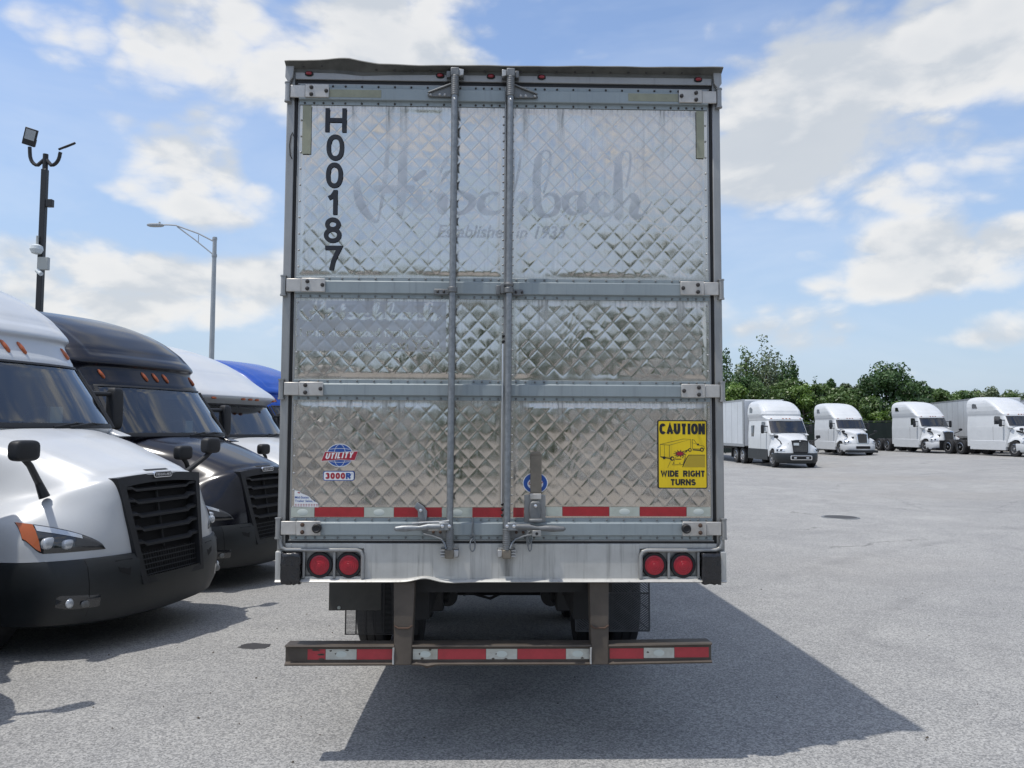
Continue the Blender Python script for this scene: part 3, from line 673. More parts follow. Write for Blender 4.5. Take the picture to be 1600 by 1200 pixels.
# lock rods
for s, ux in ((-1, -.2935), (1, .0285)):
    YR = -.072
    tp = -.296 if s < 0 else .034
    bt = -.303 if s < 0 else .024
    fx = lambda z: bt+(tp-bt)*(z-1.19)/(4.03-1.19)
    rod = ob('lock_rod', MB().tube([(fx(z), YR, z) for z in (1.19, 1.9, 2.7, 3.4, 4.01)], .0195, 18), 'galvanised', T)
    # ribbed sleeves with triangular bracket at the top
    for (za, zb_) in ((3.872, 3.985), (1.215, 1.325)):
        prof = []; zz = za
        while zz < zb_: prof += [(.0225, zz), (.0245, zz+.004), (.0225, zz+.010)]; zz += .012
        ob('sleeve', MB().lathe(prof, (fx((za+zb_)/2), YR, 0), 'z', 18), 'cast_grey', rod)
    xs = fx(3.92)
    o = s if s > 0 else -1
    ob('bracket', MB().prism([(xs+o*.02, 3.955), (xs+o*.065, 3.935), (xs+o*.155, 3.898), (xs+o*.165, 3.885), (xs+o*.155, 3.875), (xs+o*.02, 3.873)], 'y', -.050, -.0305).prism([(xs+o*.02, 3.955), (xs+o*.065, 3.937), (xs+o*.155, 3.900), (xs+o*.163, 3.893), (xs+o*.155, 3.892), (xs+o*.065, 3.926), (xs+o*.02, 3.945)], 'y', -.064, -.0502), 'cast_grey', rod, bevel=.003)
    for k in (.06, .09, .145): ob('bolt', MB().ell((xs+o*k, -.0505, 3.886), (.0085, .007, .0085), n=10, m=5), 'cast_light', rod)
    ob('bolt', MB().ell((fx(3.845), YR-.018, 3.845), (.007, .006, .007), n=10, m=5), 'bright_steel', rod)
    # cam keepers: header and sill
    for (zk, up_) in ((4.012, 1), (1.192, -1)):
        xk = fx(zk)
        kp = ob('cam_keeper', MB().box(xk-.052*1, xk-.026, -.052, -.0125, zk-.020, zk+.020).box(xk+.026, xk+.050, -.062, -.0125, zk-.022, zk+.022).box(xk-.052, xk+.050, -.024, -.0122, zk-.030, zk+.026), 'cast_grey', T, bevel=.004)
        ob('cam', MB().box(xk-.025, xk+.025, YR-.022, -.026, zk-.026, zk+.024), 'cast_grey' if up_ > 0 else 'brown_plate', kp, bevel=.006)
        jx = xk+.038*(-s)
        ob('cam_jaw', MB().prism([(jx-.014, zk-.022), (jx+.012, zk-.016), (jx+.014, zk+.018), (jx-.014, zk+.022)], 'y', -.078, -.063), 'cast_light', kp, bevel=.003)
        if up_ < 0:
            tx = xk+.040*s
            for q in (-.016, 0, .016): ob('cam_tooth', MB().box(tx-.014, tx+.014, -.068, -.0635, zk+q-.005, zk+q+.005), 'cast_light', kp, bevel=.001)
    # guide bracket on the second rail
    xm = fx(2.715)
    a, b = (xm-.11, xm-.02) if s < 0 else (xm+.02, xm+.085)
    ob('guide', MB().box(a, b, -.046, -.0305, 2.687, 2.722).lathe([(.028, 2.695), (.028, 2.727)], (xm, YR, 0), 'z', 18), 'cast_grey', rod, bevel=.004)
    for q in ((a+.022, 2.705), (a+.058, 2.705)): ob('bolt', MB().ell((q[0], -.0465, q[1]), (.0085, .007, .0085), n=10, m=5), 'bolt_dark', rod)
    if s > 0:   # meeting guide next to the seam
        ob('guide', MB().box(-.045, -.020, -.047, -.0305, 2.690, 2.745).box(-.0195, .002, -.072, -.0305, 2.694, 2.752), 'cast_grey', rod, bevel=.003)
        ob('guide', MB().lathe([(.026, 2.735), (.030, 2.745), (.026, 2.757)], (xm, YR, 0), 'z', 18), 'cast_grey', rod)
    # handle
    xh = fx(1.35); zh = 1.352
    hd = ob('handle', MB().box(min(xh, xh+s*.062), max(xh, xh+s*.062), -.108, -.088, zh-.026, zh+.020), 'galvanised', rod, bevel=.006)
    L = .315 if s < 0 else .335
    pts = [(xh+s*q, -.100, zh+dz_) for q, dz_ in ((.05, -.004), (.12, -.004), (.17, -.012), (.21, -.012), (.26, -.014), (L-.01, -.016), (L, -.016))]
    rad = [.016, .018, .014, .0165, .019, .013, .003]
    g = MB().tube(pts, rad, 14); ob('grip', g, 'galvanised' if s < 0 else 'cast_grey', hd)
    for q in (.0, .040): ob('bolt', MB().ell((xh+s*q, -.111, zh), (.0105, .007, .0105), n=12, m=5), 'bright_steel', hd)
    # mounting base and spring wire
    ob('handle_base', MB().prism([(xh+s*.02, zh-.028), (xh+s*.165, zh-.030), (xh+s*.155, zh-.048), (xh+s*.09, zh-.062), (xh+s*.02, zh-.085)], 'y', -.048, -.0305), 'cast_grey', hd, bevel=.003)
    for q in (.055, .095): ob('bolt', MB().ell((xh+s*q, -.0485, zh-.042), (.009, .007, .009), n=10, m=5), 'rust', hd)
    ob('spring_wire', MB().tube([(xh+s*.15, -.056, zh-.052), (xh+s*.10, -.060, zh-.062), (xh+s*.05, -.066, zh-.078), (xh+s*.028, -.080, zh-.10), (xh+s*.018, -.094, zh-.13)], .0055, 8), 'galvanised', hd)
    # hasp
    xq = (-.470 if s < 0 else .188)
    if s < 0:
        ob('hasp', MB().prism([(xq-.016, 1.335), (xq-.018, 1.43), (xq-.040, 1.452), (xq-.022, 1.482), (xq+.016, 1.456), (xq+.036, 1.428), (xq+.034, 1.335)], 'y', -.052, -.0335), 'galvanised', hd, bevel=.004)
        ob('bolt', MB().ell((xq-.001, -.053, 1.434), (.0105, .008, .0105), n=12, m=5), 'bright_steel', hd)
        ob('spring_wire', MB().tube([(xq-.045, -.098, 1.365), (xq+.03, -.094, 1.371), (xq+.12, -.094, 1.374), (xq+.165, -.094, 1.380)], .006, 8), 'cast_light', hd)
    else:
        lp = ob('latch_plate', MB().box(.126, .250, -.018, -.0125, 1.335, 1.522), 'post_metal', T, bevel=.003)
        ob('hasp', MB().prism([(.156, 1.385), (.152, 1.44), (.158, 1.478), (.170, 1.487), (.206, 1.487), (.218, 1.478), (.224, 1.44), (.220, 1.385)], 'y', -.060, -.036).box(.150, .228, -.112, -.060, 1.374, 1.392), 'cast_grey', lp, bevel=.006)
        ob('bolt', MB().ell((.189, -.061, 1.462), (.0105, .008, .0105), n=12, m=5), 'bright_steel', lp)
        ob('strap', MB().box(.160, .226, -.024, -.0185, 1.532, 1.752).prism([(.160, 1.752), (.168, 1.770), (.216, 1.774), (.228, 1.752)], 'y', -.026, -.0195), 'brown_plate', lp, bevel=.003)
        ob('strap_foot', MB().box(.158, .224, -.040, -.0245, 1.497, 1.531), 'hinge_metal', lp, bevel=.004)
        ob('lock_block', MB().box(.168, .218, -.125, -.100, 1.296, 1.330), 'post_metal', lp, bevel=.003)
        ob('lock_hole', MB().lathe([(.0085, -.001), (.0085, .002)], (.193, -.1262, 1.312), 'y', 12), 'seal_black', lp)

# hold-back rod beside the right lock rod
st = ob('stay_rod', MB().tube([(-.002, -.046, 2.40), (-.003, -.050, 2.37), (-.006, -.052, 1.9), (-.006, -.050, 1.50), (-.004, -.046, 1.475)], .0062, 10), 'bright_steel', T)
for z in (2.448, 2.416, 1.468, 1.438, 1.405): ob('bolt', MB().ell((-.001, -.034, z), (.0095, .012, .0095), n=10, m=6), 'seal_black', st)

ob('wire_loop', MB().tube([(-1.262, -.006, 3.50), (-1.272, -.012, 3.52), (-1.277, -.012, 3.58), (-1.270, -.012, 3.64), (-1.262, -.010, 3.66), (-1.256, -.006, 3.64)], .003, 6), 'seal_black', T)
# chains
def chain(x, z0, links, name='chain'):
    c = thing(name, None, None); c.parent = T
    del_keys = [k for k in ('label', 'category') if k in c]
    for k in del_keys: del c[k]
    z = z0
    for i, (hw, hh, r_) in enumerate(links):
        pts = [(x+(hw*math.cos(q) if i % 2 else hw*math.cos(q)), -.044+(.010*math.cos(q) if i % 2 == 0 else 0), z-hh+hh*math.sin(q)) for q in np.linspace(0, 2*math.pi, 17)]
        ob('link', MB().tube(pts, r_, 7, False), 'galvanised', c); z -= 2*hh-.012
    return c
chain(-.172, 1.392, [(.003, .052, .003), (.012, .020, .0035), (.015, .036, .0042)])
chain(.158, 1.318, [(.013, .034, .0038), (.010, .030, .0036)])
chain(.146, 1.322, [(.006, .046, .0035)])

# sill and tail lights
bump = lambda uu: .022*math.exp(-((uu+.445)/.075)**2)-.004*math.exp(-((uu+.30)/.09)**2)
ob('sill', MB().box(-.800, .800, -.010, .06, 1.036, 1.240), 'sill_face', T, bevel=.004)
ob('sill', MB().box(-1.2535, 1.2535, -.006, .0595, 1.2085, 1.2405), 'sill_metal', T, bevel=.003)
ob('sill_seal', MB().box(-1.245, 1.245, .0, .05, 1.2415, 1.2525), 'seal_black', T)
ob('edge_trim', MB().box(-1.238, 1.238, -.007, .001, 1.2535, 1.2605), 'post_metal', T, bevel=.002)
P = []
for uu in np.linspace(-1.300, 1.300, 160):
    b = bump(uu)
    P.append([(uu, .055, 1.022+b), (uu, -.030-b*.4, 1.020+b), (uu, -.040-b*.4, 1.026+b), (uu, -.030, 1.036+b), (uu, -.0105, 1.040+b*.7), (uu, -.0102, 1.052)])
ob('sill_lip', MB().grid(P, flip=True), 'sill_metal', T, angle=40)
for s in (-1, 1):
    a, b = sorted((s*1.302, s*1.2685)); ob('corner_post', MB().box(a, b, -.030, .06, 1.0225, 1.196), 'sill_metal', T, bevel=.004)
    a, b = sorted((s*1.302, s*1.256)); ob('corner_post', MB().box(a, b, -.0035, .0595, 1.1965, 1.1995), 'sill_metal', T)
    a, b = sorted((s*1.268, s*.802)); hb = ob('light_housing', MB().box(a, b, .010, .05, 1.04, 1.2075), 'post_metal', T)
    fr = MB().tube([(s*1.278, -.014, 1.285), (s*1.278, -.018, 1.245), (s*1.268, -.020, 1.218), (s*1.243, -.020, 1.205), (s*1.0, -.020, 1.2035), (s*.84, -.020, 1.2035), (s*.815, -.020, 1.195), (s*.804, -.020, 1.172), (s*.803, -.020, 1.042)], .0115, 10)
    ob('light_frame', fr, 'post_metal', hb)
    for q in (1.142, .967):
        ob('divider', MB().box(s*q-.007, s*q+.007, -.022, .009, 1.042, 1.193), 'post_metal', hb, bevel=.003)
    for q in (1.052, .884):
        tl = ob('tail_light', MB().lathe([(.072, .008), (.076, -.008), (.070, -.018), (.058, -.017), (.056, -.010)], (s*q, 0, 1.117), 'y', 32), 'rubber', T)
        ob('lens', MB().lathe([(.057, -.006), (.056, -.016), (.052, -.019), (.047, -.0195), (.046, -.0215), (.036, -.022), (.035, -.024), (.024, -.0243), (.023, -.026), (.012, -.0262), (.011, -.0275), (.001, -.0278)], (s*q, 0, 1.117), 'y', 32), 'lens_red', tl)
    # wrapped dock bumper block
    n = 14; a, b = sorted((s*1.262, s*1.156)); PB = []
    me = bpy.data.meshes.new('dock_block'); bm = bmesh.new(); bmesh.ops.create_cube(bm, size=1.0)
    bmesh.ops.subdivide_edges(bm, edges=bm.edges[:], cuts=7, use_grid_fill=True)
    for v in bm.verts:
        p = v.co; j = Vector((random.uniform(-1, 1), random.uniform(-1, 1), random.uniform(-1, 1)))*.0045
        p.z -= .018*max(0, -p.z-.35)*abs(math.sin(p.x*9))*4
        v.co = Vector(((a+b)/2+p.x*(b-a), -.026+p.y*.060, 1.103+p.z*.172))+j
    bm.to_mesh(me); bm.free(); me.materials.append(MATS['black_wrap']); me.polygons.foreach_set('use_smooth', [True]*len(me.polygons))
    ob('dock_block', me, None, T)

# reflective tapes on the doors
def tape(parent, x0, x1, z0, z1, y, m, name='reflective_tape', logo=True):
    o = ob(name, MB().box(x0, x1, y-.0012, y, z0, z1), m, parent, smooth=False)
    if 'white' in m and logo and x1-x0 > .1:
        cx, cz = (x0+x1)/2, (z0+z1)/2
        l = MB().lathe([(.0001, -.0006), (.016, -.0006), (.018, 0)], (0, 0, 0), 'y', 20); l.v = [(cx+a*1.75, y-.0013+b, cz+c) for a, b, c in l.v]
        ob('print', l, 'print_pale', o)
    return o
segs = [(-1.222, -1.088, 'w'), (-1.086, -.803, 'r'), (-.801, -.631, 'w'), (-.629, -.353, 'r'), (-.351, -.177, 'w'), (-.175, .0, 'r'), (.062, .124, 'r'), (.252, .347, 'w'), (.349, .621, 'r'), (.623, .799, 'w'), (.801, 1.074, 'r'), (1.076, 1.216, 'w')]
for a, b, c in segs:
    zz = (1.392, 1.447) if a < 0.2 else (1.399, 1.453)
    tape(T, a, b, zz[0], zz[1], -.0125, 'tape_red' if c == 'r' else 'tape_white')
for (a, b, c, d, yy) in ((-1.044, -.736, 3.870, 3.916, -.0305), (.741, 1.042, 3.872, 3.919, -.0305), (-1.203, -1.151, 3.529, 3.824, -.0125), (1.154, 1.202, 3.533, 3.824, -.0125)):
    tape(T, a, b, c, d, yy, 'tape_olive', 'old_tape')

# unit number down the left door
un = ob('unit_number', bold(MB(), 'H', -1.069, -.942, 3.664, 3.810, -.0135, .027), 'vinyl_black', T, smooth=False)
for (ch, a, b, c, d) in (('0', -1.059, -.954, 3.493, 3.650), ('0', -1.059, -.959, 3.327, 3.480), ('1', -1.056, -.975, 3.165, 3.314), ('8', -1.065, -.960, 2.997, 3.149), ('7', -1.061, -.957, 2.833, 2.980)):
    ob('digit', bold(MB(), ch, a, b, c, d, -.0135, .0265), 'vinyl_black', un, smooth=False)

def rrect(x0, x1, z0, z1, r, n=5):
    pts = []
    for cx, cz, a0 in ((x1-r, z1-r, 0), (x0+r, z1-r, 90), (x0+r, z0+r, 180), (x1-r, z0+r, 270)):
        for i in range(n+1): q = R(a0+90*i/n); pts.append((cx+r*math.cos(q), cz+r*math.sin(q)))
    return pts
def flatpoly(mb, pts, y, k=0): return mb.add([(a, y, b) for a, b in pts], [tuple(range(len(pts)))[::-1]], k)
def line(mb, pts, wd, y, k=0):
    return band(mb, pts, wd, lambda p: (p.x, y, p.y), len(pts) > 3 and math.dist(pts[0], pts[-1]) < 1e-6, k)
# yellow caution sign
cs = ob('caution_sign', MB().prism(rrect(.908, 1.200, 1.560, 1.960, .010), 'y', -.0142, -.0125), 'vinyl_black', T, smooth=False)
ob('sign_face', flatpoly(MB(), rrect(.914, 1.194, 1.566, 1.954, .007), -.0146), 'caution_yellow', cs, smooth=False)
for s_, a_, b_, c_, d_, th_ in (('CAUTION', .918, 1.188, 1.877, 1.941, .0168), ('WIDE', .924, 1.034, 1.629, 1.666, .0096), ('RIGHT', 1.056, 1.186, 1.629, 1.666, .0096), ('TURNS', .981, 1.131, 1.579, 1.616, .0096)):
    ob('lettering', bold(MB(), s_, a_, b_, c_, d_, -.0151, th_, 0, .06), 'vinyl_black', cs, smooth=False)
# drawing: sign pixel coordinates of a 130 x 140 crop scaled to metres
def sx(p): return (.908+(p[0]-152)/(800-152)*.292, 1.960-(p[1]-148)/(1050-148)*.400)
D = MB(); yb = -.0151
for pl, wd in (([(185, 468), (490, 395), (585, 400), (305, 478), (185, 468), (185, 628), (305, 640), (305, 478)], .0022), ([(240, 472), (240, 632)], .0018), ([(585, 400), (585, 520), (400, 600)], .0022),
               ([(605, 525), (605, 402), (632, 410), (668, 470), (700, 478), (755, 488), (765, 520), (745, 528)], .0024), ([(605, 525), (700, 525)], .0024), ([(605, 445), (655, 462)], .0015),
               ([(400, 610), (520, 600), (480, 735), (345, 738), (400, 610)], .0022), ([(520, 640), (475, 768)], .0028), ([(475, 768), (535, 640), (560, 608), (770, 608)], .0042), ([(318, 690), (280, 775)], .0018), ([(385, 662), (460, 662)], .005), ([(350, 715), (372, 715)], .004), ([(430, 715), (450, 715)], .004), ([(482, 628), (478, 650)], .005), ([(190, 634), (330, 660)], .0045), ([(610, 538), (712, 545)], .0065), ([(505, 560), (580, 530)], .004)):
    line(D, [sx(p) for p in pl], wd, yb)
for (cx, cz, rr_) in ((340, 655, 30), (573, 540, 24), (730, 535, 28), (525, 556, 13), (235, 645, 20), (680, 468, 14)):
    c = sx((cx, cz)); rr_ *= .000445; flatpoly(D, [(c[0]+rr_*math.cos(q), c[1]+rr_*math.sin(q)) for q in np.linspace(0, 6.283, 14, endpoint=False)], yb)
sp_ = []
for i in range(22):
    q = math.pi*2*i/22; rr_ = (100 if i % 2 else 48); sp_.append(sx((442+rr_*math.cos(q)*.95, 590+rr_*math.sin(q)*.55)))
flatpoly(D, sp_, yb-.0001)
ob('drawing', D, 'vinyl_black', cs, smooth=False)
flash = [sx((442+(66 if i % 2 else 34)*math.cos(math.pi*2*i/22)*.95, 590+(66 if i % 2 else 34)*math.sin(math.pi*2*i/22)*.5)) for i in range(22)]
D2 = flatpoly(MB(), flash, yb-.0006); ob('drawing', D2, 'vinyl_red', cs, smooth=False)
D3 = MB()
for (cx, cz, rr_) in ((345, 655, 13), (573, 540, 12), (730, 537, 13)):
    c = sx((cx, cz)); rr_ *= .000445; flatpoly(D3, [(c[0]+rr_*math.cos(q), c[1]+rr_*math.sin(q)) for q in np.linspace(0, 6.283, 12, endpoint=False)], yb-.0006)
flatpoly(D3, [sx(p) for p in ((395, 618), (505, 612), (470, 728), (352, 730))], yb+.0003); ob('drawing', D3, 'caution_yellow', cs, smooth=False)
ob('drawing', flatpoly(MB(), [sx(p) for p in ((490, 768), (545, 645), (570, 618), (770, 618), (770, 768))], yb+.0002), 'caution_hatch', cs, smooth=False)

# globe sticker
gs = thing('globe_sticker', None, None); gs.parent = T
gx, gz = -.9475, 1.7465; yy = -.0135
def ellp(cx, cz, a, b, n=30): return [(cx+a*math.cos(q), cz+b*math.sin(q)) for q in np.linspace(0, 2*math.pi, n, endpoint=False)]
ob('globe_rim', flatpoly(MB(), ellp(gx, gz, .078, .068), yy), 'vinyl_white', gs, smooth=False)
ob('globe_disc', flatpoly(MB(), ellp(gx, gz, .074, .064), yy-.0004), 'vinyl_blue', gs, smooth=False)
g = MB()
for k in (.45,): line(g, [(gx+.074*k*math.cos(q), gz+.064*math.sin(q)) for q in np.linspace(0, 2*math.pi, 25)], .0022, yy-.0008)
for k in (-.040, .040): line(g, [(gx+q*.074*math.sqrt(1-(k/.064)**2), gz+k*(1-.12*q*q)) for q in np.linspace(-1, 1, 13)], .0022, yy-.0008)
ob('globe_grid', g, 'vinyl_white', gs, smooth=False)
ban = lambda e: [(gx-.105-e, gz-.033-e), (gx-.085-e*.5, gz+.020+e), (gx, gz+.016+e), (gx+.105+e, gz+.024+e), (gx+.086+e*.5, gz-.028-e), (gx, gz-.024-e)]
ob('banner_rim', flatpoly(MB(), ban(.0025), yy-.0012), 'vinyl_white', gs, smooth=False)
ob('banner', flatpoly(MB(), ban(0), yy-.0016), 'vinyl_red', gs, smooth=False)
mb = bold(MB(), 'UTILITY', gx-.084, gx+.074, gz-.022, gz+.012, yy-.0020, .0082, .25, .25, .055); ob('lettering', mb, 'vinyl_white', gs, smooth=False)
# model badge sticker
bs = ob('badge_sticker', MB().prism(rrect(-1.041, -.861, 1.600, 1.656, .012), 'y', -.0138, -.0125), 'vinyl_blue', T, smooth=False)
ob('badge_face', flatpoly(MB(), rrect(-1.037, -.865, 1.604, 1.652, .010), -.0142), 'vinyl_white', bs, smooth=False)
ob('lettering', bold(MB(), '3000', -1.028, -.914, 1.610, 1.646, -.0146, .0105, 0, .2), 'vinyl_red', bs, smooth=False)
ob('lettering', bold(MB(), 'R', -.910, -.880, 1.610, 1.646, -.0146, .0105), 'vinyl_blue', bs, smooth=False)
ob('lettering', text_on(MB(), '®', -.879, -.871, 1.636, 1.645, -.0146, .0), 'vinyl_blue', bs, smooth=False)
# torn dealer sticker
ds = ob('dealer_sticker', flatpoly(MB(), [(-1.204, 1.545), (-1.178, 1.541), (-1.165, 1.528), (-1.12, 1.51), (-1.098, 1.487), (-1.066, 1.470), (-1.064, 1.447), (-1.204, 1.450)], -.0135), 'vinyl_white', T, smooth=False)
ob('lettering', text_on(MB(), 'Mid-States', -1.201, -1.122, 1.497, 1.511, -.0139, .02), 'vinyl_blue', ds, smooth=False)
ob('lettering', text_on(MB(), 'Trailer Sales, I', -1.201, -1.088, 1.475, 1.490, -.0139, .02), 'vinyl_blue', ds, smooth=False)
rb = MB()
for z in (1.464, 1.455):
    for i in range(9): line(rb, [(-1.200+i*.0152, z), (-1.190+i*.0152, z)], .0035, -.0139)
line(rb, [(-1.186, 1.532), (-1.172, 1.529)], .006, -.0139); ob('lettering', rb, 'vinyl_red', ds, smooth=False)
# round sticker half hidden by the latch strap
rs = ob('round_sticker', flatpoly(MB(), ellp(.190, 1.590, .073, .062), -.0135), 'vinyl_white', T, smooth=False)
ob('sticker_face', flatpoly(MB(), ellp(.190, 1.590, .069, .058), -.0139), 'vinyl_blue', rs, smooth=False)
ob('sticker_center', flatpoly(MB(), ellp(.190, 1.585, .046, .034), -.0143), 'vinyl_white', rs, smooth=False)
ob('lettering', text_on(MB(), 'utility', .150, .236, 1.572, 1.606, -.0147, .03, .3), 'vinyl_red', rs, smooth=False)

# underride guard
ug = thing('underride_guard', None, None); ug.parent = T
for (a, b, dz_) in ((-1.236, -.616, 0.0), (-.5145, .513, 0.0), (.6135, 1.212, .0)):
    n = 24; P = []
    for uu in np.linspace(a, b, n):
        kk = 0
        if a > -.6 and a < 0: kk = -.010*math.exp(-((uu+.42)/.03)**2)
        lift = .010*max(0, uu-.62)/.6
        P.append([(uu, .085, .663+lift), (uu, -.030, .667+lift), (uu, -.034, .660+lift), (uu, -.012, .650+lift), (uu, -.012, .572+lift), (uu, -.034, .562+lift+kk), (uu, -.030, .553+lift+kk), (uu, .085, .555+lift+kk)])
    br = MB().grid(P, flip=False)
    br.add([P[0][i] for i in range(8)], [tuple(range(8))]); br.add([P[-1][i] for i in range(8)], [tuple(range(8))[::-1]])
    ob('guard_bar', br, 'brown_steel', ug, angle=30)
for (a, b, c, d) in ((-.615, -.5155, -.628, -.506), (.514, .6125, .507, .620)):
    mb = MB().add([(a, -.036, .556), (b, -.036, .556), (b, .06, .556), (a, .06, .556), (c, -.002, 1.02), (d, -.002, 1.02), (d, .09, 1.02), (c, .09, 1.02)],
                  [(0, 3, 2, 1), (4, 5, 6, 7), (0, 1, 5, 4), (1, 2, 6, 5), (2, 3, 7, 6), (3, 0, 4, 7)])
    gp = ob('guard_post', mb, 'brown_steel', ug, bevel=.006)
    cx = (a+b)/2
    ob('weld_bead', MB().tube([(cx-.052, -.024, .775), (cx-.03, -.026, .762), (cx+.03, -.026, .762), (cx+.052, -.024, .778)], .005, 6), 'rust', gp)
    ob('weld_bead', MB().tube([(a-.004, -.036, .562), (a-.005, -.034, .60), (a-.003, -.036, .655)], .006, 6), 'cast_light', gp)
ob('rust_flake', MB().prism([(-.455, .553), (-.43, .538), (-.40, .545), (-.37, .5535)], 'y', -.030, -.024), 'rust', ug)
for a, b, c in ((-1.11, -1.009, 'r'), (-1.007, -.832, 'w'), (-.830, -.625, 'r'), (-.510, -.369, 'w'), (-.367, -.092, 'r'), (-.090, .088, 'w'), (.090, .368, 'r'), (.370, .505, 'w'), (.622, .818, 'r'), (.820, .996, 'w'), (.998, 1.197, 'r')):
    lift = .010*max(0, (a+b)/2-.62)/.6
    o = tape(ug, a, b, .583+lift, .641+lift, -.0125, 'tape_red_bright' if c == 'r' else 'tape_white_dirty')
    if c == 'w' or a < -1.1:
        for k in range(3 if c == 'w' else 5):
            px, pz = random.uniform(a+.015, b-.015), .583+lift+random.choice((.004, .03, .052))+random.uniform(-.004, .004)
            flake = MB(); flatpoly(flake, [(px+random.uniform(.5, 1.2)*.011*math.cos(q)*(2.2 if c == 'r' else 1), pz+random.uniform(.5, 1.2)*.006*math.sin(q)) for q in np.linspace(0, 6.28, 8, endpoint=False)], -.0142)
            ob('chip', flake, 'brown_steel', o, smooth=False)

# running gear
def lift_(yl): return G(0, TC[1]+yl)
def wheel(parent, x, y, z, out, r=.505, wd=.235, name='wheel', rim=True, n=40):
    h = wd/2
    wl = ob(name, MB().lathe([(r*.60, -h*.9), (r*.80, -h), (r*.94, -h*.97), (r*.985, -h*.86), (r, -h*.7), (r, -h*.36), (r*.978, -h*.33), (r*.978, -h*.27), (r, -h*.24), (r, h*.24), (r*.978, h*.27), (r*.978, h*.33), (r, h*.36), (r, h*.7), (r*.985, h*.86), (r*.94, h*.97), (r*.80, h), (r*.60, h*.9)], (x, y, z), 'x', n), 'rubber', parent, angle=24)
    if rim:
        o = out
        ob('rim', MB().lathe([(r*.60, o*h*.9), (r*.58, o*h*.95), (r*.55, o*h*.55), (r*.36, o*h*.35), (r*.30, o*h*.62), (r*.17, o*h*.70), (r*.16, o*h*1.05), (r*.02, o*h*1.08)], (x, y, z), 'x', n), 'alu_wheel', wl, angle=30)
    return wl
for yl in (2.62, 3.86):
    for s in (-1, 1):
        for u in (.80, 1.10): wheel(T, s*u, yl, .502+lift_(yl), s, rim=(u > 1))
    ob('axle', MB().cyl((-.95, yl, .50+lift_(yl)), (.95, yl, .50+lift_(yl)), .064, 16), 'frame_black', T)
ob('cross_member', MB().box(-.66, .66, .14, .30, .93, 1.03), 'frame_black', T)
ob('cross_member', MB().box(-.52, .52, 1.5, 1.62, .66, .98), 'frame_black', T)
for s in (-1, 1):
    ob('slider_rail', MB().box(s*.50-.05, s*.50+.05, .35, 5.5, .72, 1.04), 'frame_black', T)
    ob('spring_hanger', MB().box(s*.53-.10, s*.53+.10, 1.42, 1.75, .52, .80).cyl((s*.53-.13, 1.6, .60), (s*.53+.13, 1.6, .60), .05), 'frame_black', T, bevel=.01)
    ob('brake_chamber', MB().lathe([(.02, -.10), (.085, -.09), (.085, .07), (.03, .10)], (s*.43, 2.05, .52), 'y', 18), 'frame_black', T)
    ob('brace', MB().tube([(s*.20, 1.55, .80), (s*.42, 1.75, .60), (s*.52, 2.1, .55)], .028, 8), 'frame_black', T)
    ob('clip', MB().box(s*.60-.03, s*.60+.03, 1.40, 1.415, .66, .70), 'cast_light', T)
ob('air_tank', MB().lathe([(.02, -.42), (.10, -.38), (.11, -.30), (.11, .30), (.10, .38), (.02, .42)], (0, 1.35, .80), 'x', 20), 'frame_black', T)
for q, (xa, xb) in enumerate(((-.35, .2), (-.1, -.45), (.3, .05), (.42, .2))): ob('air_line', MB().tube([(xa, 1.30, .72), ((xa+xb)/2, 1.5, .60+.03*q), (xb, 1.9, .64)], .011, 6), 'rubber', T)
# left flap: bent backing plate, slotted flap behind it
pl = ob('flap_plate', MB().box(-1.186, -.826, .90, .907, .648, 1.02), 'plate_dirty', T, bevel=.002)
for x, z, w_ in ((-1.115, .965, .014), (-.905, .965, .014)):
    ob('bracket', MB().lathe([(.010, -.003), (.018, -.003), (.018, .002)], (x, .898, z), 'y', 14), 'cast_light', pl)
ob('bracket', MB().lathe([(.0001, -.002), (.012, -.002)], (-1.115, .898, .668), 'y', 14), 'print_pale', pl)
fl = MB()
for i in range(76): fl.box(-1.25, -.66, 1.9025, 1.9045, .238+i*.010, .2420+i*.010)
mf = ob('mud_flap', fl, 'flap_grey', T)
for xx in [-1.256]+[-1.170+i*.075 for i in range(7)]: ob('rib', MB().box(xx-.005, xx+.005, 1.899, 1.906, .232, 1.0), 'flap_dark', mf)
ob('rib', MB().box(-1.262, -.66, 1.899, 1.906, .222, .2315), 'flap_dark', mf)
# right flap: moulded diagonal louvre
fr_ = MB(); X0, X1, Z0, Z1 = .632, 1.238, .250, 1.0
def bar(p, q, wd):
    (a, b), (c, d) = p, q; Ls = math.hypot(c-a, d-b); nx, nz = -(d-b)/Ls*wd/2, (c-a)/Ls*wd/2
    fr_.prism([(a+nx, b+nz), (a-nx, b-nz), (c-nx, d-nz), (c+nx, d+nz)], 'y', 1.900, 1.908)
for (p, q) in (((X0, Z0), (X1, Z0)), ((X0, Z0), (X0, Z1)), ((X1, Z0), (X1, Z1)), ((X0, .555), (X1, .555)), ((.80, Z0), (.80, Z1))): bar(p, q, .013)
def clipseg(c0, slope, xa, xb, za, zb_):
    pts = []
    for x in (xa, xb):
        z = c0+slope*x
        if za <= z <= zb_: pts.append((x, z))
    for z in (za, zb_):
        x = (z-c0)/slope
        if xa < x < xb: pts.append((x, z))
    return (pts[0], pts[1]) if len(pts) >= 2 and math.dist(pts[0], pts[1]) > .01 else None
for (xa, xb, za, zb_, sl) in ((.80, X1, Z0, .555, .75), (.80, X1, .555, Z1, -.75), (X0, .80, Z0, .555, -.75), (X0, .80, .555, Z1, .75)):
    for k in range(-60, 120):
        sg = clipseg(k*.0195, sl, xa, xb, za, zb_)
        if sg: bar(sg[0], sg[1], .0088)
    for k in range(-20, 40):
        sg = clipseg(k*.16, -sl*1.1, xa, xb, za, zb_)
        if sg: bar(sg[0], sg[1], .009)
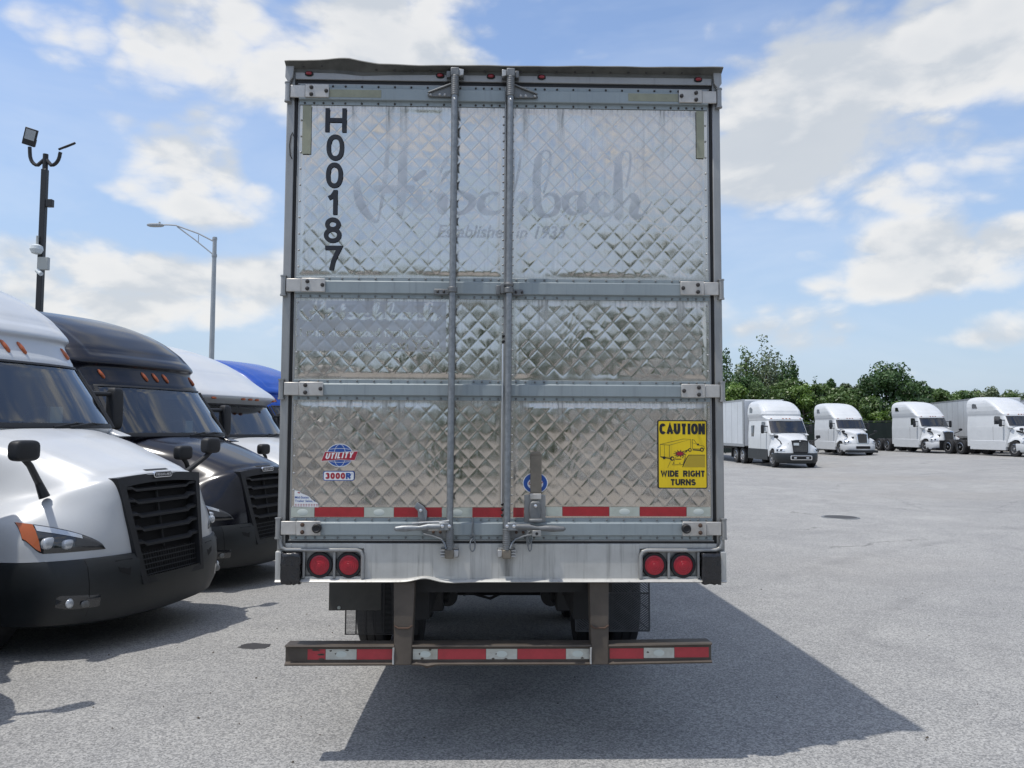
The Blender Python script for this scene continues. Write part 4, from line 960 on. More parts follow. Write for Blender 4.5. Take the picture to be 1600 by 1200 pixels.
ob('mud_flap', fr_, 'flap_rubber', T, smooth=False)
# ------------------------------------------------------------------ tractors (x forward from the bumper, y to the truck's left, z up)
def crom(P, t):
    """Catmull-Rom through rows of P (n, ...) at parameter t (array)"""
    n = len(P); i = np.clip(np.floor(t).astype(int), 0, n-2); f = (t-i).reshape((-1,)+(1,)*(P.ndim-1))
    p1, p2 = P[i], P[i+1]; p0 = np.where((i > 0).reshape(f.shape), P[np.maximum(i-1, 0)], 2*p1-p2); p3 = np.where((i < n-2).reshape(f.shape), P[np.minimum(i+2, n-1)], 2*p2-p1)
    return .5*(2*p1+(p2-p0)*f+(2*p0-5*p1+4*p2-p3)*f*f+(-p0+3*p1-3*p2+p3)*f**3)
def surf(net, ts, ss):
    A = crom(np.asarray(net, float), np.asarray(ts, float)); return np.swapaxes(crom(np.swapaxes(A, 0, 1), np.asarray(ss, float)), 0, 1)
def spt(net, r, c): return Vector(surf(net, [r], [c])[0, 0])
def snor(net, r, c):
    a = spt(net, r, c); d1 = spt(net, min(r+.05, len(net)-1), c)-spt(net, max(r-.05, 0), c); d2 = spt(net, r, min(c+.05, len(net[0])-1))-spt(net, r, max(c-.05, 0))
    n = d2.cross(d1).normalized()
    return n if n.dot(a-Vector((-1.5, 0, .7))) > 0 else -n

CASC = [
 [(-.10,0,.84),(-.10,.22,.84),(-.11,.44,.84),(-.16,.66,.84),(-.26,.87,.84),(-.40,1.04,.84),(-.58,1.16,.84),(-.80,1.21,.84),(-1.0,1.215,.84)],
 [(-.12,0,1.0),(-.12,.24,1.0),(-.13,.47,1.0),(-.18,.67,1.0),(-.29,.87,1.0),(-.44,1.04,1.0),(-.62,1.155,1.0),(-.84,1.205,1.0),(-1.02,1.21,.93)],
 [(-.15,0,1.18),(-.15,.26,1.18),(-.16,.50,1.17),(-.22,.68,1.16),(-.36,.87,1.15),(-.53,1.03,1.14),(-.70,1.14,1.13),(-.90,1.195,1.12),(-1.05,1.205,1.03)],
 [(-.18,0,1.36),(-.18,.28,1.36),(-.19,.53,1.34),(-.28,.69,1.31),(-.47,.87,1.26),(-.66,1.02,1.23),(-.83,1.12,1.2),(-1.0,1.18,1.17),(-1.1,1.20,1.08)],
 [(-.20,0,1.52),(-.21,.28,1.515),(-.25,.54,1.48),(-.38,.70,1.43),(-.60,.87,1.34),(-.80,1.01,1.28),(-.97,1.10,1.24),(-1.12,1.165,1.2),(-1.2,1.19,1.1)],
 [(-.30,0,1.57),(-.32,.28,1.565),(-.40,.55,1.535),(-.55,.71,1.485),(-.78,.87,1.39),(-.97,1.0,1.32),(-1.12,1.09,1.26),(-1.25,1.16,1.2),(-1.3,1.19,1.1)],
 [(-.62,0,1.68),(-.64,.30,1.675),(-.72,.58,1.65),(-.86,.74,1.60),(-1.02,.89,1.49),(-1.18,1.0,1.38),(-1.30,1.09,1.28),(-1.40,1.15,1.2),(-1.43,1.18,1.08)],
 [(-1.05,0,1.82),(-1.06,.34,1.815),(-1.12,.63,1.79),(-1.20,.80,1.74),(-1.30,.93,1.62),(-1.40,1.02,1.46),(-1.50,1.10,1.32),(-1.55,1.15,1.2),(-1.58,1.17,1.0)],
 [(-1.50,0,1.94),(-1.52,.38,1.935),(-1.58,.68,1.91),(-1.66,.88,1.86),(-1.74,1.0,1.74),(-1.78,1.06,1.55),(-1.82,1.12,1.36),(-1.85,1.16,1.2),(-1.86,1.17,.95)]]
# narrow raised hood with round fenders
PETE = [
 [(-.10,0,.86),(-.10,.16,.86),(-.12,.36,.86),(-.16,.52,.86),(-.20,.74,.86),(-.28,.95,.86),(-.42,1.12,.86),(-.62,1.19,.86),(-.72,1.2,.80)],
 [(-.10,0,1.05),(-.10,.16,1.05),(-.12,.37,1.05),(-.20,.52,1.03),(-.25,.74,1.01),(-.33,.95,1.0),(-.46,1.12,.99),(-.66,1.19,.98),(-.72,1.2,.92)],
 [(-.11,0,1.28),(-.11,.17,1.28),(-.13,.38,1.27),(-.26,.51,1.20),(-.36,.74,1.15),(-.45,.95,1.12),(-.56,1.11,1.10),(-.74,1.18,1.06),(-.76,1.2,1.0)],
 [(-.13,0,1.50),(-.13,.18,1.50),(-.15,.39,1.48),(-.34,.52,1.36),(-.54,.74,1.26),(-.62,.95,1.22),(-.72,1.10,1.18),(-.86,1.18,1.12),(-.88,1.2,1.06)],
 [(-.15,0,1.66),(-.16,.19,1.655),(-.22,.41,1.60),(-.46,.54,1.44),(-.74,.74,1.32),(-.84,.95,1.28),(-.94,1.09,1.23),(-1.02,1.17,1.15),(-1.02,1.2,1.08)],
 [(-.30,0,1.70),(-.32,.22,1.69),(-.40,.45,1.64),(-.66,.57,1.48),(-.94,.75,1.35),(-1.04,.95,1.30),(-1.12,1.09,1.24),(-1.18,1.17,1.15),(-1.18,1.2,1.08)],
 [(-.62,0,1.78),(-.64,.27,1.77),(-.72,.52,1.72),(-.92,.64,1.56),(-1.14,.77,1.39),(-1.22,.95,1.30),(-1.30,1.08,1.22),(-1.34,1.17,1.12),(-1.34,1.2,1.02)],
 [(-1.05,0,1.88),(-1.06,.33,1.87),(-1.12,.62,1.82),(-1.22,.75,1.68),(-1.36,.84,1.48),(-1.44,.96,1.26),(-1.5,1.08,1.14),(-1.53,1.16,1.04),(-1.53,1.2,.95)],
 [(-1.50,0,1.97),(-1.52,.38,1.965),(-1.58,.70,1.92),(-1.66,.88,1.84),(-1.74,1.0,1.66),(-1.78,1.06,1.40),(-1.82,1.12,1.12),(-1.85,1.16,.95),(-1.86,1.17,.85)]]
LTNET = [[tuple((a if j != 1 else a) for j, a in enumerate(np.array(p)*.5+np.array(q)*.5)) for p, q in zip(r, s)] for r, s in zip(CASC, PETE)]

def cab_fun(tab, p=2.6):
    """tab rows: z, front centre x, corner x, half width"""
    tab = np.array(tab, float)
    def f(z, a):
        xf, xs, wd = (np.interp(z, tab[:, 0], tab[:, i]) for i in (1, 2, 3))
        c, s = math.cos(a), math.sin(a); e = 2/p
        return xs+(xf-xs)*abs(c)**e, wd*abs(s)**e*(1 if s >= 0 else -1)
    return f, tab
def smooth_tab(tab, zs):
    tab = np.array(tab, float); out = np.stack([np.interp(zs, tab[:, 0], tab[:, i]) for i in range(4)], 1)
    k = np.array([1, 4, 6, 4, 1])/16
    for i in (1, 2, 3):
        for _ in range(2):
            pad = np.concatenate([[2*out[0, i]-out[2, i], 2*out[0, i]-out[1, i]], out[:, i], [2*out[-1, i]-out[-2, i], 2*out[-1, i]-out[-3, i]]]); out[:, i] = np.convolve(pad, k, 'valid')
    return out

CAB = {
 'casc': dict(tab=[(.60,-1.80,-2.1,1.17),(1.85,-1.60,-2.05,1.17),(1.93,-1.53,-2.02,1.16),(2.30,-1.80,-2.25,1.14),(2.66,-2.06,-2.50,1.105),(2.74,-2.10,-2.55,1.10),(2.95,-2.23,-2.68,1.10),(2.99,-2.24,-2.68,1.12),(3.02,-2.21,-2.66,1.14),(3.10,-2.25,-2.70,1.145),(3.30,-2.44,-2.92,1.14),(3.50,-2.70,-3.25,1.11),(3.66,-2.98,-3.6,1.07),(3.80,-3.32,-4.0,1.0),(3.90,-3.72,-4.4,.90),(3.96,-4.2,-4.7,.74),(3.99,-4.7,-5.0,.5)], xb=-5.25, ws=(1.95, 2.70), dome=1),
 'old': dict(tab=[(.60,-1.80,-2.1,1.17),(1.85,-1.60,-2.05,1.17),(1.93,-1.53,-2.02,1.16),(2.30,-1.78,-2.22,1.14),(2.60,-1.98,-2.40,1.11),(2.64,-1.93,-2.40,1.12),(2.68,-1.74,-2.32,1.15),(2.74,-1.72,-2.30,1.16),(2.84,-1.84,-2.36,1.16),(3.05,-2.20,-2.66,1.15),(3.30,-2.58,-3.0,1.13),(3.50,-2.95,-3.3,1.10),(3.66,-3.30,-3.7,1.05),(3.80,-3.70,-4.1,.98),(3.90,-4.1,-4.5,.88),(3.96,-4.5,-4.8,.7),(3.98,-4.8,-5.0,.5)], xb=-5.25, ws=(1.95, 2.60), dome=0),
 'lt': dict(tab=[(.60,-1.80,-2.1,1.17),(1.85,-1.60,-2.05,1.17),(1.93,-1.53,-2.02,1.16),(2.30,-1.80,-2.22,1.14),(2.70,-2.08,-2.46,1.10),(2.76,-2.06,-2.44,1.12),(2.84,-2.10,-2.5,1.13),(2.90,-2.40,-2.8,1.15),(3.00,-2.60,-3.0,1.18),(3.10,-2.56,-2.95,1.20),(3.3,-2.62,-3.1,1.19),(3.55,-2.86,-3.5,1.15),(3.75,-3.15,-3.9,1.08),(3.90,-3.6,-4.3,.96),(3.98,-4.2,-4.7,.74),(4.0,-4.6,-5.0,.5)], xb=-5.3, ws=(1.97, 2.68), dome=1),
 'pete': dict(tab=[(.60,-1.80,-2.1,1.17),(1.85,-1.60,-2.05,1.17),(1.96,-1.55,-2.02,1.16),(2.30,-1.76,-2.2,1.14),(2.66,-1.98,-2.40,1.11),(2.72,-1.98,-2.40,1.12),(2.80,-2.04,-2.45,1.14),(3.00,-2.30,-2.75,1.17),(3.30,-2.62,-3.15,1.18),(3.55,-2.95,-3.6,1.15),(3.75,-3.32,-4.0,1.08),(3.88,-3.75,-4.4,.98),(3.96,-4.2,-4.8,.80),(3.99,-4.7,-5.1,.55)], xb=-5.6, ws=(1.99, 2.64), dome=1)}

def build_tractor(label, style, paint, group, simple=False):
    t = thing('semi_tractor', label, 'truck', group=group)
    C = CAB[style]; net = {'casc': CASC, 'old': CASC, 'lt': LTNET, 'pete': PETE}[style]; net = np.array(net, float)
    # ---------------- cab and sleeper
    tab = np.array(C['tab']); kz = .935 if style in ('casc', 'old') else 1.0
    tab[:, 0] = np.where(tab[:, 0] > 1.95, 1.95+(tab[:, 0]-1.95)*kz, tab[:, 0]); WS = [1.95+(q-1.95)*kz for q in C['ws']]; Z_ = lambda q: 1.95+(q-1.95)*kz
    zs = np.unique(np.round(np.concatenate([np.linspace(.6, 1.9, 6), np.linspace(1.9, 2.7, 33), np.linspace(2.7, 3.15, 37), np.linspace(3.15, 3.76, 32), np.linspace(3.76, tab[-1, 0], 8), WS]), 4))
    tb = smooth_tab(tab, zs)
    A = np.concatenate([np.linspace(0, 62, 26), np.linspace(62, 90, 14)[1:]])*math.pi/180
    aw = 25   # windscreen edge column
    P = np.zeros((len(zs), len(A)+14, 3)); p = 2.7
    for i, (z, xf, xs, wd) in enumerate(tb):
        for j, a in enumerate(A):
            x = xs+(xf-xs)*math.cos(a)**(2/p) if math.cos(a) > 1e-9 else xs; y = wd*math.sin(a)**(2/p)
            if C['dome']:
                d = sst(Z_(3.12), Z_(3.19), z)*(1-sst(46, 50, math.degrees(a)-10*sst(3.2, 3.9, z)))*(1-sst(Z_(3.80), Z_(3.9), z)); x -= .024*d
                d2 = sst(Z_(2.98), Z_(3.02), z)*(1-sst(Z_(3.05), Z_(3.12), z)); x += .012*d2*math.cos(a); y += .012*d2*math.sin(a)
            P[i, j] = (x, y, z)
        xb = C['xb'] if z < 3.7 else C['xb']+.15*sst(3.7, 4.0, z)
        for k in range(14):
            f = (k+1)/14; P[i, len(A)+k] = (xs+(xb-xs)*f, wd, z)
    i0, i1 = int(np.argmin(abs(zs-WS[0]))), int(np.argmin(abs(zs-WS[1])))
    mb = MB().grid(P, keep=lambda i, j: not (i0 <= i < i1 and j < aw), flip=True); mb.mirror_y()
    n = P.shape[1]; last = [tuple(q) for q in P[-1]]
    top = last+[(x, -y, z) for x, y, z in reversed(last)]; mb.add(top, [tuple(range(len(top)))])
    bk = [tuple(P[i, -1]) for i in range(len(zs))]; bk = bk+[(x, -y, z) for x, y, z in reversed(bk)]; mb.add(bk, [tuple(range(len(bk)))])
    ob('cab', mb, paint, t, angle=38)
    # windscreen, gasket, interior
    sub = P[i0:i1+1, :aw+1]; nr, nc = sub.shape[:2]
    full = np.concatenate([sub[:, ::-1]*[1, -1, 1], sub[:, 1:]], 1); nc = full.shape[1]
    outn = np.array([.35, 0, .2])
    ob('windscreen', MB().grid(full, flip=False), 'glass', t, angle=60)
    gk = 2; gsk = full+np.array([.010, 0, .004])
    ob('windscreen_gasket', MB().grid(gsk, keep=lambda i, j: i < gk or i >= nr-1-gk or j < gk or j >= nc-1-gk), 'plastic', t, angle=60)
    it = ob('cab_interior', MB().box(-4.0, -1.9, -1.05, 1.05, 1.2, 1.30).box(-4.0, -3.95, -1.05, 1.05, 1.3, 2.75), 'interior', t)
    ob('dashboard', MB().prism([(-1.72, 1.5), (-1.80, 1.93), (-2.05, 1.97), (-2.35, 1.88), (-2.45, 1.5)], 'y', -1.0, 1.0), 'dash', it)
    for s in (-1, 1): ob('seat', MB().box(-3.1, -2.6, s*.62-.25, s*.62+.25, 1.3, 1.62).prism([(-3.1, 1.5), (-2.95, 1.5), (-3.02, 2.35), (-3.16, 2.35)], 'y', s*.62-.24, s*.62+.24), 'seat_cloth', it, bevel=.05)
    if not simple:
        for s in (-1, 1):
            cu = [[(-3.45+.035*math.sin(k*1.9), s*(.20+k*.055), z) for k in range(15)] for z in (1.4, 2.1, 2.74)]
            ob('curtain', MB().grid(cu), 'curtain', it, angle=60)
        ob('sun_visor', MB().box(-2.12, -2.10, .12, .62, 2.50, 2.64), 'interior', it)
        ob('paper_card', MB().prism([(-1.9, .30), (-1.86, .30), (-1.9, .50), (-1.94, .50)], 'z', 2.0, 2.18) if style == 'casc' else MB().box(-1.9, -1.89, -.7, -.5, 1.99, 2.12), 'paper', it)
        ob('steering_wheel', MB().tube([(-2.35+.06*math.sin(q), .6+.22*math.cos(q), 1.98+.2*math.sin(q)) for q in np.linspace(0, 6.283, 20)], .016, 8, False), 'dash', it)
        # wipers
        for s in (-1, 1):
            ob('wiper', MB().tube([(-1.50, s*.10+.1, 1.965), (-1.56, s*.10+.45, 2.005), (-1.66, s*.10+.72, 1.995)], .009, 6), 'plastic', t)
    # side glass and door lines
    for s in (-1, 1):
        pts = [(-2.28, 2.02), (-2.98, 2.02), (-3.02, 2.10), (-3.02, 2.56), (-2.96, 2.64), (-2.52, 2.62)]
        xw = float(np.interp(2.3, tab[:, 0], tab[:, 3]))
        wv = MB().prism(pts, 'y', s*(xw-.01), s*(xw+.012)); ob('side_window', wv, 'dark_glass', t, bevel=.004)
        if style in ('lt', 'pete'):
            ob('sleeper_window', MB().prism([(-4.45, 3.18), (-4.95, 3.18), (-4.95, 3.50), (-4.80, 3.55), (-4.45, 3.40)] if style == 'lt' else [(-4.55, 3.2), (-5.05, 3.2), (-5.05, 3.46), (-4.95, 3.52), (-4.7, 3.48)], 'y', s*1.15, s*1.2), 'dark_glass', t, bevel=.01)
        if style == 'lt': ob('sleeper_window', MB().prism([(-4.3, 1.75), (-4.72, 1.75), (-4.72, 2.42), (-4.3, 2.42)], 'y', s*1.10, s*1.182), 'dark_glass', t, bevel=.01)
        for xx in (-2.2, -3.12): ob('door_gap', MB().box(xx-.006, xx+.006, *sorted((s*1.1, s*1.1725)), 1.0, 1.95), 'dark_void', t)
        # A-pillar trim
        col = [tuple(Vector(P[i, aw+2])+Vector((.012, .012, .0))) for i in range(i0, i1+1, 3)]
        if not simple: ob('pillar_trim', MB().tube([(x, s*y, z) for x, y, z in col], .022, 8), 'plastic', t)
    # roof marker lights
    zi = Z_({'casc': 2.86, 'old': 2.70, 'lt': 2.82, 'pete': 2.76}[style])
    row = tb[int(np.argmin(abs(zs-zi)))]; row2 = tb[int(np.argmin(abs(zs-zi-.05)))]
    for ya in (-.86, -.2, 0, .2, .86):
        q = abs(ya)/row[3]; x = row[2]+(row[1]-row[2])*(1-q**p)**(1/p); x2 = row2[2]+(row2[1]-row2[2])*(1-min(1, abs(ya)/row2[3])**p)**(1/p)
        k = (x2-x)/.05
        if style == 'casc':
            pts = [(x-.6*dz_*-k+.006, ya+dy, zi+dz_) for dz_, dy in ((-.065, .024), (.0, .004), (.065, -.016))]
            pts = [(x+dz_*k+.006, ya+dy, zi+dz_) for dz_, dy in ((-.065, .022), (-.05, .018), (.0, .002), (.05, -.014), (.065, -.018))]
            ob('marker_light', MB().tube(pts, [.006, .02, .024, .018, .006], 10), 'amber_dark', t)
        else:
            ob('marker_light', MB().ell((x+.01, ya, zi), (.03, .06, .022), 2.4, 12, 6), 'amber', t)
    # ---------------- hood
    nrow, ncol = net.shape[:2]
    ts = np.linspace(0, nrow-1, (nrow-1)*7+1); ss = np.linspace(0, ncol-1, (ncol-1)*6+1)
    H = surf(net, ts, ss)
    if style in ('casc', 'old'):   # raised centre panel of the hood
        for i_, r_ in enumerate(ts):
            for j_, c_ in enumerate(ss): H[i_, j_, 2] += .016*sst(4.75, 5.15, r_)*(1-sst(1.7+.05*r_, 2.0+.05*r_, c_))*(1-.5*sst(7, 8, r_))
    mb = MB().grid(H, keep=lambda i, j: not (ts[i] < 3.99 and ss[j] < 1.99), flip=True); mb.mirror_y(); ob('hood', mb, paint, t, angle=50)
    if style in ('casc', 'old'):
        for (ra, rb, ca, cb, mt) in ((4.62, 4.95, 0, .55, 'plastic'),):
            Pv = [[tuple(spt(net, r_, c_)+snor(net, r_, c_)*.004) for c_ in np.linspace(ca, cb, 4)] for r_ in np.linspace(ra, rb, 4)]
            Pv = [[(q[0], -q[1], q[2]) for q in reversed(r_)]+r_[1:] for r_ in Pv]; ob('hood_vent', MB().grid(Pv, flip=True), mt, t, angle=60)
    for s in (-1, 1):
        inn = MB().box(-1.78, -.82, *sorted((s*.70, s*1.04)), .55, 1.12); ob('wheel_well', inn, 'dark_void', t)
    ob('engine_block', MB().box(-1.7, -.32, -.62, .62, .6, 1.38), 'dark_void', t)
    # ---------------- grille
    edge = [spt(net, r, 2) for r in np.linspace(0, 4, 13)]
    zb_ = .555 if style in ('casc', 'old') else .88
    wB, wT = (.405, edge[-1].y) if style in ('casc', 'old') else (edge[0].y*1.0, edge[-1].y*.98)
    xB, xT = (-.03 if style in ('casc', 'old') else -.075, edge[-1].x+.03)
    zT = edge[-1].z
    def gp(f, h, o=0): return Vector((xB+(xT-xB)*h+o, f*(wB+(wT-wB)*h), zb_+(zT-zb_)*h))
    crown = [(f, 1.0+.030*(1-f*f)*(1 if style != 'pete' else 1.6)) for f in np.linspace(-1, 1, 11)]
    ring_o = [gp(-1.03, 0)]+[gp(f*1.03, h+.025) for f, h in crown]+[gp(1.03, 0)]
    ring_i = [gp(-.90, .05)]+[gp(f*.90, h-.06) for f, h in crown]+[gp(.90, .05)]
    m = len(ring_o); mbf = MB()
    vs = [v+Vector((.022, 0, 0)) for v in ring_o]+[v+Vector((.030, 0, 0)) for v in ring_i]+[v+Vector((-.08, 0, 0)) for v in ring_o]+[v+Vector((-.09, 0, 0)) for v in ring_i]
    fs = []
    for i in range(m):
        k = (i+1) % m; fs += [(i, k, m+k, m+i), (2*m+k, 2*m+i, 3*m+i, 3*m+k), (k, i, 2*m+i, 2*m+k), (m+i, m+k, 3*m+k, 3*m+i)]
    fm = 'chrome' if style == 'pete' else 'plastic'
    gr = ob('grille', mbf.add(vs, fs), fm, t, angle=30)
    bkp = [v+Vector((-.085, 0, 0)) for v in ring_o]; ob('radiator_mesh', MB().add(bkp, [tuple(range(m))[::-1]]), 'dark_void', gr)
    if style in ('casc', 'old'):
        for k, h in enumerate((.36, .50, .635, .77, .895)):
            pts = []
            prof = [(-.03, .030), (.014, .012), (.016, -.010), (-.04, -.022)]
            P2 = []
            for f, dz_ in ((-.92, .035), (-.74, .03), (-.66, 0), (.66, 0), (.74, .03), (.92, .035)):
                c = gp(f, h); P2.append([(c.x+a, c.y, c.z+b+dz_*.8) for a, b in prof]+[(c.x+prof[0][0], c.y, c.z+prof[0][1]+dz_*.8)])
            ob('slat', MB().grid(P2, flip=True), 'plastic', gr, angle=25)
        for h in (.07, .12, .17, .22, .27): ob('mesh_bar', MB().tube([gp(-.86, h, -.015), gp(.86, h, -.015)], .006, 6), 'plastic', gr)
        for f in np.linspace(-.85, .85, 23): ob('mesh_bar', MB().tube([gp(f, .05, -.02), gp(f, .29, -.02)], .005, 5), 'plastic', gr)
        ob('center_post', MB().tube([gp(0, .3, -.06), gp(0, .95, -.06)], .012, 6), 'plastic', gr)
        # badge
        bz = zT+.035; bx = xT+.036
        bd = MB().prism([(a, b) for a, b in rrect(-.125, .125, bz-.030, bz+.030, .029)], 'x', bx-.02, bx+.006); bo = ob('badge', bd, 'chrome', gr, bevel=.003)
        ob('badge_face', MB().prism([(a, b) for a, b in rrect(-.114, .114, bz-.021, bz+.021, .02)], 'x', bx+.0, bx+.008), 'dark_void', bo)
        ob('lettering', bold(MB(), 'FREIGHTLINER', -.100, .100, bz-.012, bz+.012, -(bx+.0092), .0042, 0, .3, 0, 'x'), 'chrome', bo, smooth=False)
        ob('hood_vent', MB().prism([(.20, 1.566), (.50, 1.566), (.50, 1.5655), (.20, 1.5655)], 'x', -.34, -.3), 'dark_void', gr) if False else None
    else:
        nb = 15 if style == 'pete' else 13
        for f in np.linspace(-.85, .85, nb): ob('grille_bar', MB().tube([gp(f, .03, .004), gp(f, .5, .010), gp(f, .955+.02*(1-f*f), .004)], .009 if style == 'pete' else .012, 6), 'cast_grey', gr)
        if style == 'pete':
            ob('badge', MB().prism(rrect(-.11, .11, zT-.02, zT+.05, .033), 'x', xT+.02, xT+.045), 'chrome', gr, bevel=.004)
        else:
            ob('number_plate', MB().box(-.02, -.01, -.42, -.12, 1.28, 1.42), 'paper', gr); ob('badge', MB().prism([(-.05, zT-.05), (0, zT+.06), (.05, zT-.05)], 'x', xT+.02, xT+.05), 'chrome', gr)
    # ---------------- bumper
    low = .27
    bz_ = [(low, -.16, -.95, 1.05), (low+.04, -.06, -.95, 1.16), (low+.16, -.01, -.95, 1.205), (.62, .0, -.95, 1.225), (.78, -.02, -.95, 1.225), (.835, -.05, -.97, 1.215), (.842, -.10, -.98, 1.19), (.842, -.35, -1.0, 1.0)]
    P3 = []
    for z, xf, xs, wd in bz_:
        P3.append([(xs+(xf-xs)*max(0, math.cos(a))**(2/2.55), wd*math.sin(a)**(2/2.55) if a > 0 else 0, z+(.035*(1-math.sin(a)) if z < .5 else 0)*(-.6)) for a in np.linspace(0, math.pi/2, 30)]+[(xs-.12, wd, z)])
    P3 = np.array(P3)
    kp = (lambda i, j: not (P3[i, j, 1] < .40 and P3[i, j, 2] > .56)) if style in ('casc', 'old') else None
    bm_ = MB().grid(P3, keep=kp, flip=True); bm_.mirror_y(); bump_ = ob('bumper', bm_, 'bumper_plastic' if style != 'pete' else paint, t, angle=34)
    if style == 'pete':
        ob('intake', MB().prism(rrect(-.52, .52, .50, .70, .06), 'x', -.03, .012), 'dark_void', bump_); ob('air_dam', MB().prism(rrect(-1.1, 1.1, .22, .40, .04), 'x', -.6, .004), 'plastic', bump_)
    if style == 'lt':
        ob('intake', MB().prism(rrect(-.62, .62, .46, .72, .07), 'x', -.03, .010), 'chrome', bump_, bevel=.01); ob('intake', MB().prism(rrect(-.56, .56, .50, .68, .05), 'x', -.02, .016), 'dark_void', bump_)
        for s in (-1, 1): ob('fog_light', MB().prism(rrect(s*.35-.08, s*.35+.08, .55, .62, .02), 'x', -.01, .022), 'lamp_white', bump_)
    for s in (-1, 1):
        if style in ('casc', 'old'):
            def bp(y, z, o=.006):   # point on the bumper face
                tt = np.array(bz_); xf, xs, wd = (np.interp(z, tt[:, 0], tt[:, i]) for i in (1, 2, 3)); q = min(.9999, abs(y)/wd); return Vector((xs+(xf-xs)*(1-q**2.55)**(1/2.55)+o, s*y, z))
            fg = [(.70, .50), (.72, .40), (.98, .395), (1.03, .43), (.99, .52), (.80, .555)]
            fg = [(.72, .42), (1.0, .40), (1.06, .54), (.98, .57), (.80, .54)]
            zl = lambda y: .405+.05*sst(.95, 1.06, y); zu = lambda y: .545+.025*sst(.74, 1.0, y)
            P6 = [[bp(y, zl(y)+(zu(y)-zl(y))*k_/4, .006 if 0 < k_ < 4 and 0 < yi < 8 else -.004) for k_ in range(5)] for yi, y in enumerate(np.linspace(.76, 1.06, 9))]
            fo = ob('fog_light', MB().grid(P6, flip=s < 0), 'lamp_dark', bump_, angle=50)
            c = bp(.97, .49, .006); ob('lens', MB().ell(c, (.02, .045, .042), 2, 14, 8), 'lamp_white', fo)
            ob('reflector', MB().ell(bp(.87, .47, .004), (.012, .06, .03), 3, 14, 8), 'cast_grey', fo)
            for yy_ in (.86,): ob('bumper_seam', MB().tube([bp(yy_+.05*(z_-.6), z_, .0) for z_ in np.linspace(.36, .83, 9)], .004, 6), 'dark_void', bump_)
            ik = [bp(y, z, .004) for y, z in ((.50, .80), (.66, .80), (.63, .70), (.54, .66))]; ob('vent', MB().add(ik, [(0, 1, 2, 3)]), 'dark_void', bump_, smooth=False)
    # ---------------- headlights
    for s in (-1, 1):
        def hp(r, c, o): q = spt(net, r, c)+snor(net, r, c)*o; return (q.x, s*q.y, q.z)
        if style in ('casc', 'old'):
            cs_ = np.linspace(3.15, 5.88, 27)
            lo = lambda c: .40+.75*sst(5.15, 5.88, c)**1.6; up_ = lambda c: .42+1.92*max(0, (c-3.15)/2.73)**.6
            hl = MB(); P4 = [[hp(lo(c)+(up_(c)-lo(c))*k/6, c, .012 if 0 < k < 6 and 0 < ci < 26 else .001) for k in range(7)] for ci, c in enumerate(cs_)]
            h = ob('headlight', hl.grid(P4, flip=s > 0), 'lamp_dark', t, angle=50)
            P5 = [[hp(lo(c)+(up_(c)-lo(c))*k, c, .0165) for k in (.06, .4, .7, .95)] for c in np.linspace(5.30, 5.84, 7)]; ob('turn_signal', MB().grid(P5, flip=s > 0), 'amber', h, angle=50)
            P5 = [[hp(lo(c)+(up_(c)-lo(c))*k, c, .0165) for k in (.72, .83, .93)] for c in np.linspace(3.9, 5.26, 9)]; ob('light_strip', MB().grid(P5, flip=s > 0), 'lamp_white', h, angle=50)
            for c, w_, hk in ((5.0, .07, .05), (4.4, .055, .042)):
                q = hp(lo(c)+(up_(c)-lo(c))*.34, c, .004); ob('lens', MB().ell(q, (.03, w_, hk), 3.0, 14, 8), 'lamp_white', h)
        else:
            P4 = [[hp(r, c, .02) for r in np.linspace(.55, 1.5, 5)] for c in np.linspace(4.1, 6.6, 12)]
            h = ob('headlight', MB().grid(P4, flip=s > 0), 'lamp_white', t, angle=50)
            for c in (4.9, 5.9):
                q = hp(1.0, c, .02); ob('lens', MB().ell(q, (.03, .09, .06), 2.4, 12, 6), 'lamp_dark', h)
            if style == 'pete':
                ob('hood_vent', MB().prism([(-1.45, 1.62), (-1.0, 1.52), (-.98, 1.56), (-1.2, 1.66), (-1.45, 1.69)], 'y', s*.70, s*.86), 'dark_void', t)
    # ---------------- mirrors
    for s in (-1, 1):
        hm = ob('hood_mirror', MB().ell((-.55, s*1.21, 1.765), (.065, .122, .088), 4.0, 24, 14), 'plastic', t, angle=60)
        b0 = spt(net, 4.2, 4.2); ob('arm', MB().tube([(-.55, s*1.20, 1.69), (-.56, s*1.14, 1.64), (b0.x+.02, s*(b0.y+.06), b0.z+.15), (b0.x+.05, s*(b0.y+.02), b0.z+.02)], [.028, .027, .030, .045], 10), 'plastic', hm)
        dm = ob('door_mirror', MB().ell((-2.08, s*1.44, 2.19), (.07, .085, .255), 5.0, 24, 16), 'plastic', t, angle=60)
        ob('arm', MB().tube([(-2.08, s*1.40, 2.36), (-2.12, s*1.08, 2.36)], .028, 8), 'plastic', dm); ob('arm', MB().tube([(-2.08, s*1.40, 2.02), (-2.12, s*1.10, 2.0)], .028, 8), 'plastic', dm)
        # cowl fairing
        ob('cowl', MB().prism([(-1.5, 1.86), (-2.2, 1.80), (-2.2, 1.98), (-1.9, 1.985)], 'y', s*.93, s*1.12), paint, t, bevel=.03)
    # ---------------- chassis
    for s in (-1, 1):
        ob('side_fairing', MB().prism([(-2.0, .38), (-5.35, .38), (-5.35, 1.02), (-2.0, 1.02)], 'y', s*1.0, s*1.19), paint if style == 'pete' else 'bumper_plastic' if style == 'lt' else paint, t, bevel=.03)
        ob('frame_rail', MB().box(-8.6, -1.0, *sorted((s*.36, s*.46)), .78, 1.02), 'frame_black', t)
        fwl = wheel2(t, -1.25, s*1.06, .51, s, .51, .28)
        for xx in (-6.35, -7.65):
            for yy_ in (.78, 1.08): wheel2(t, xx, s*yy_, .51, s, .51, .26, rim=(yy_ > 1))
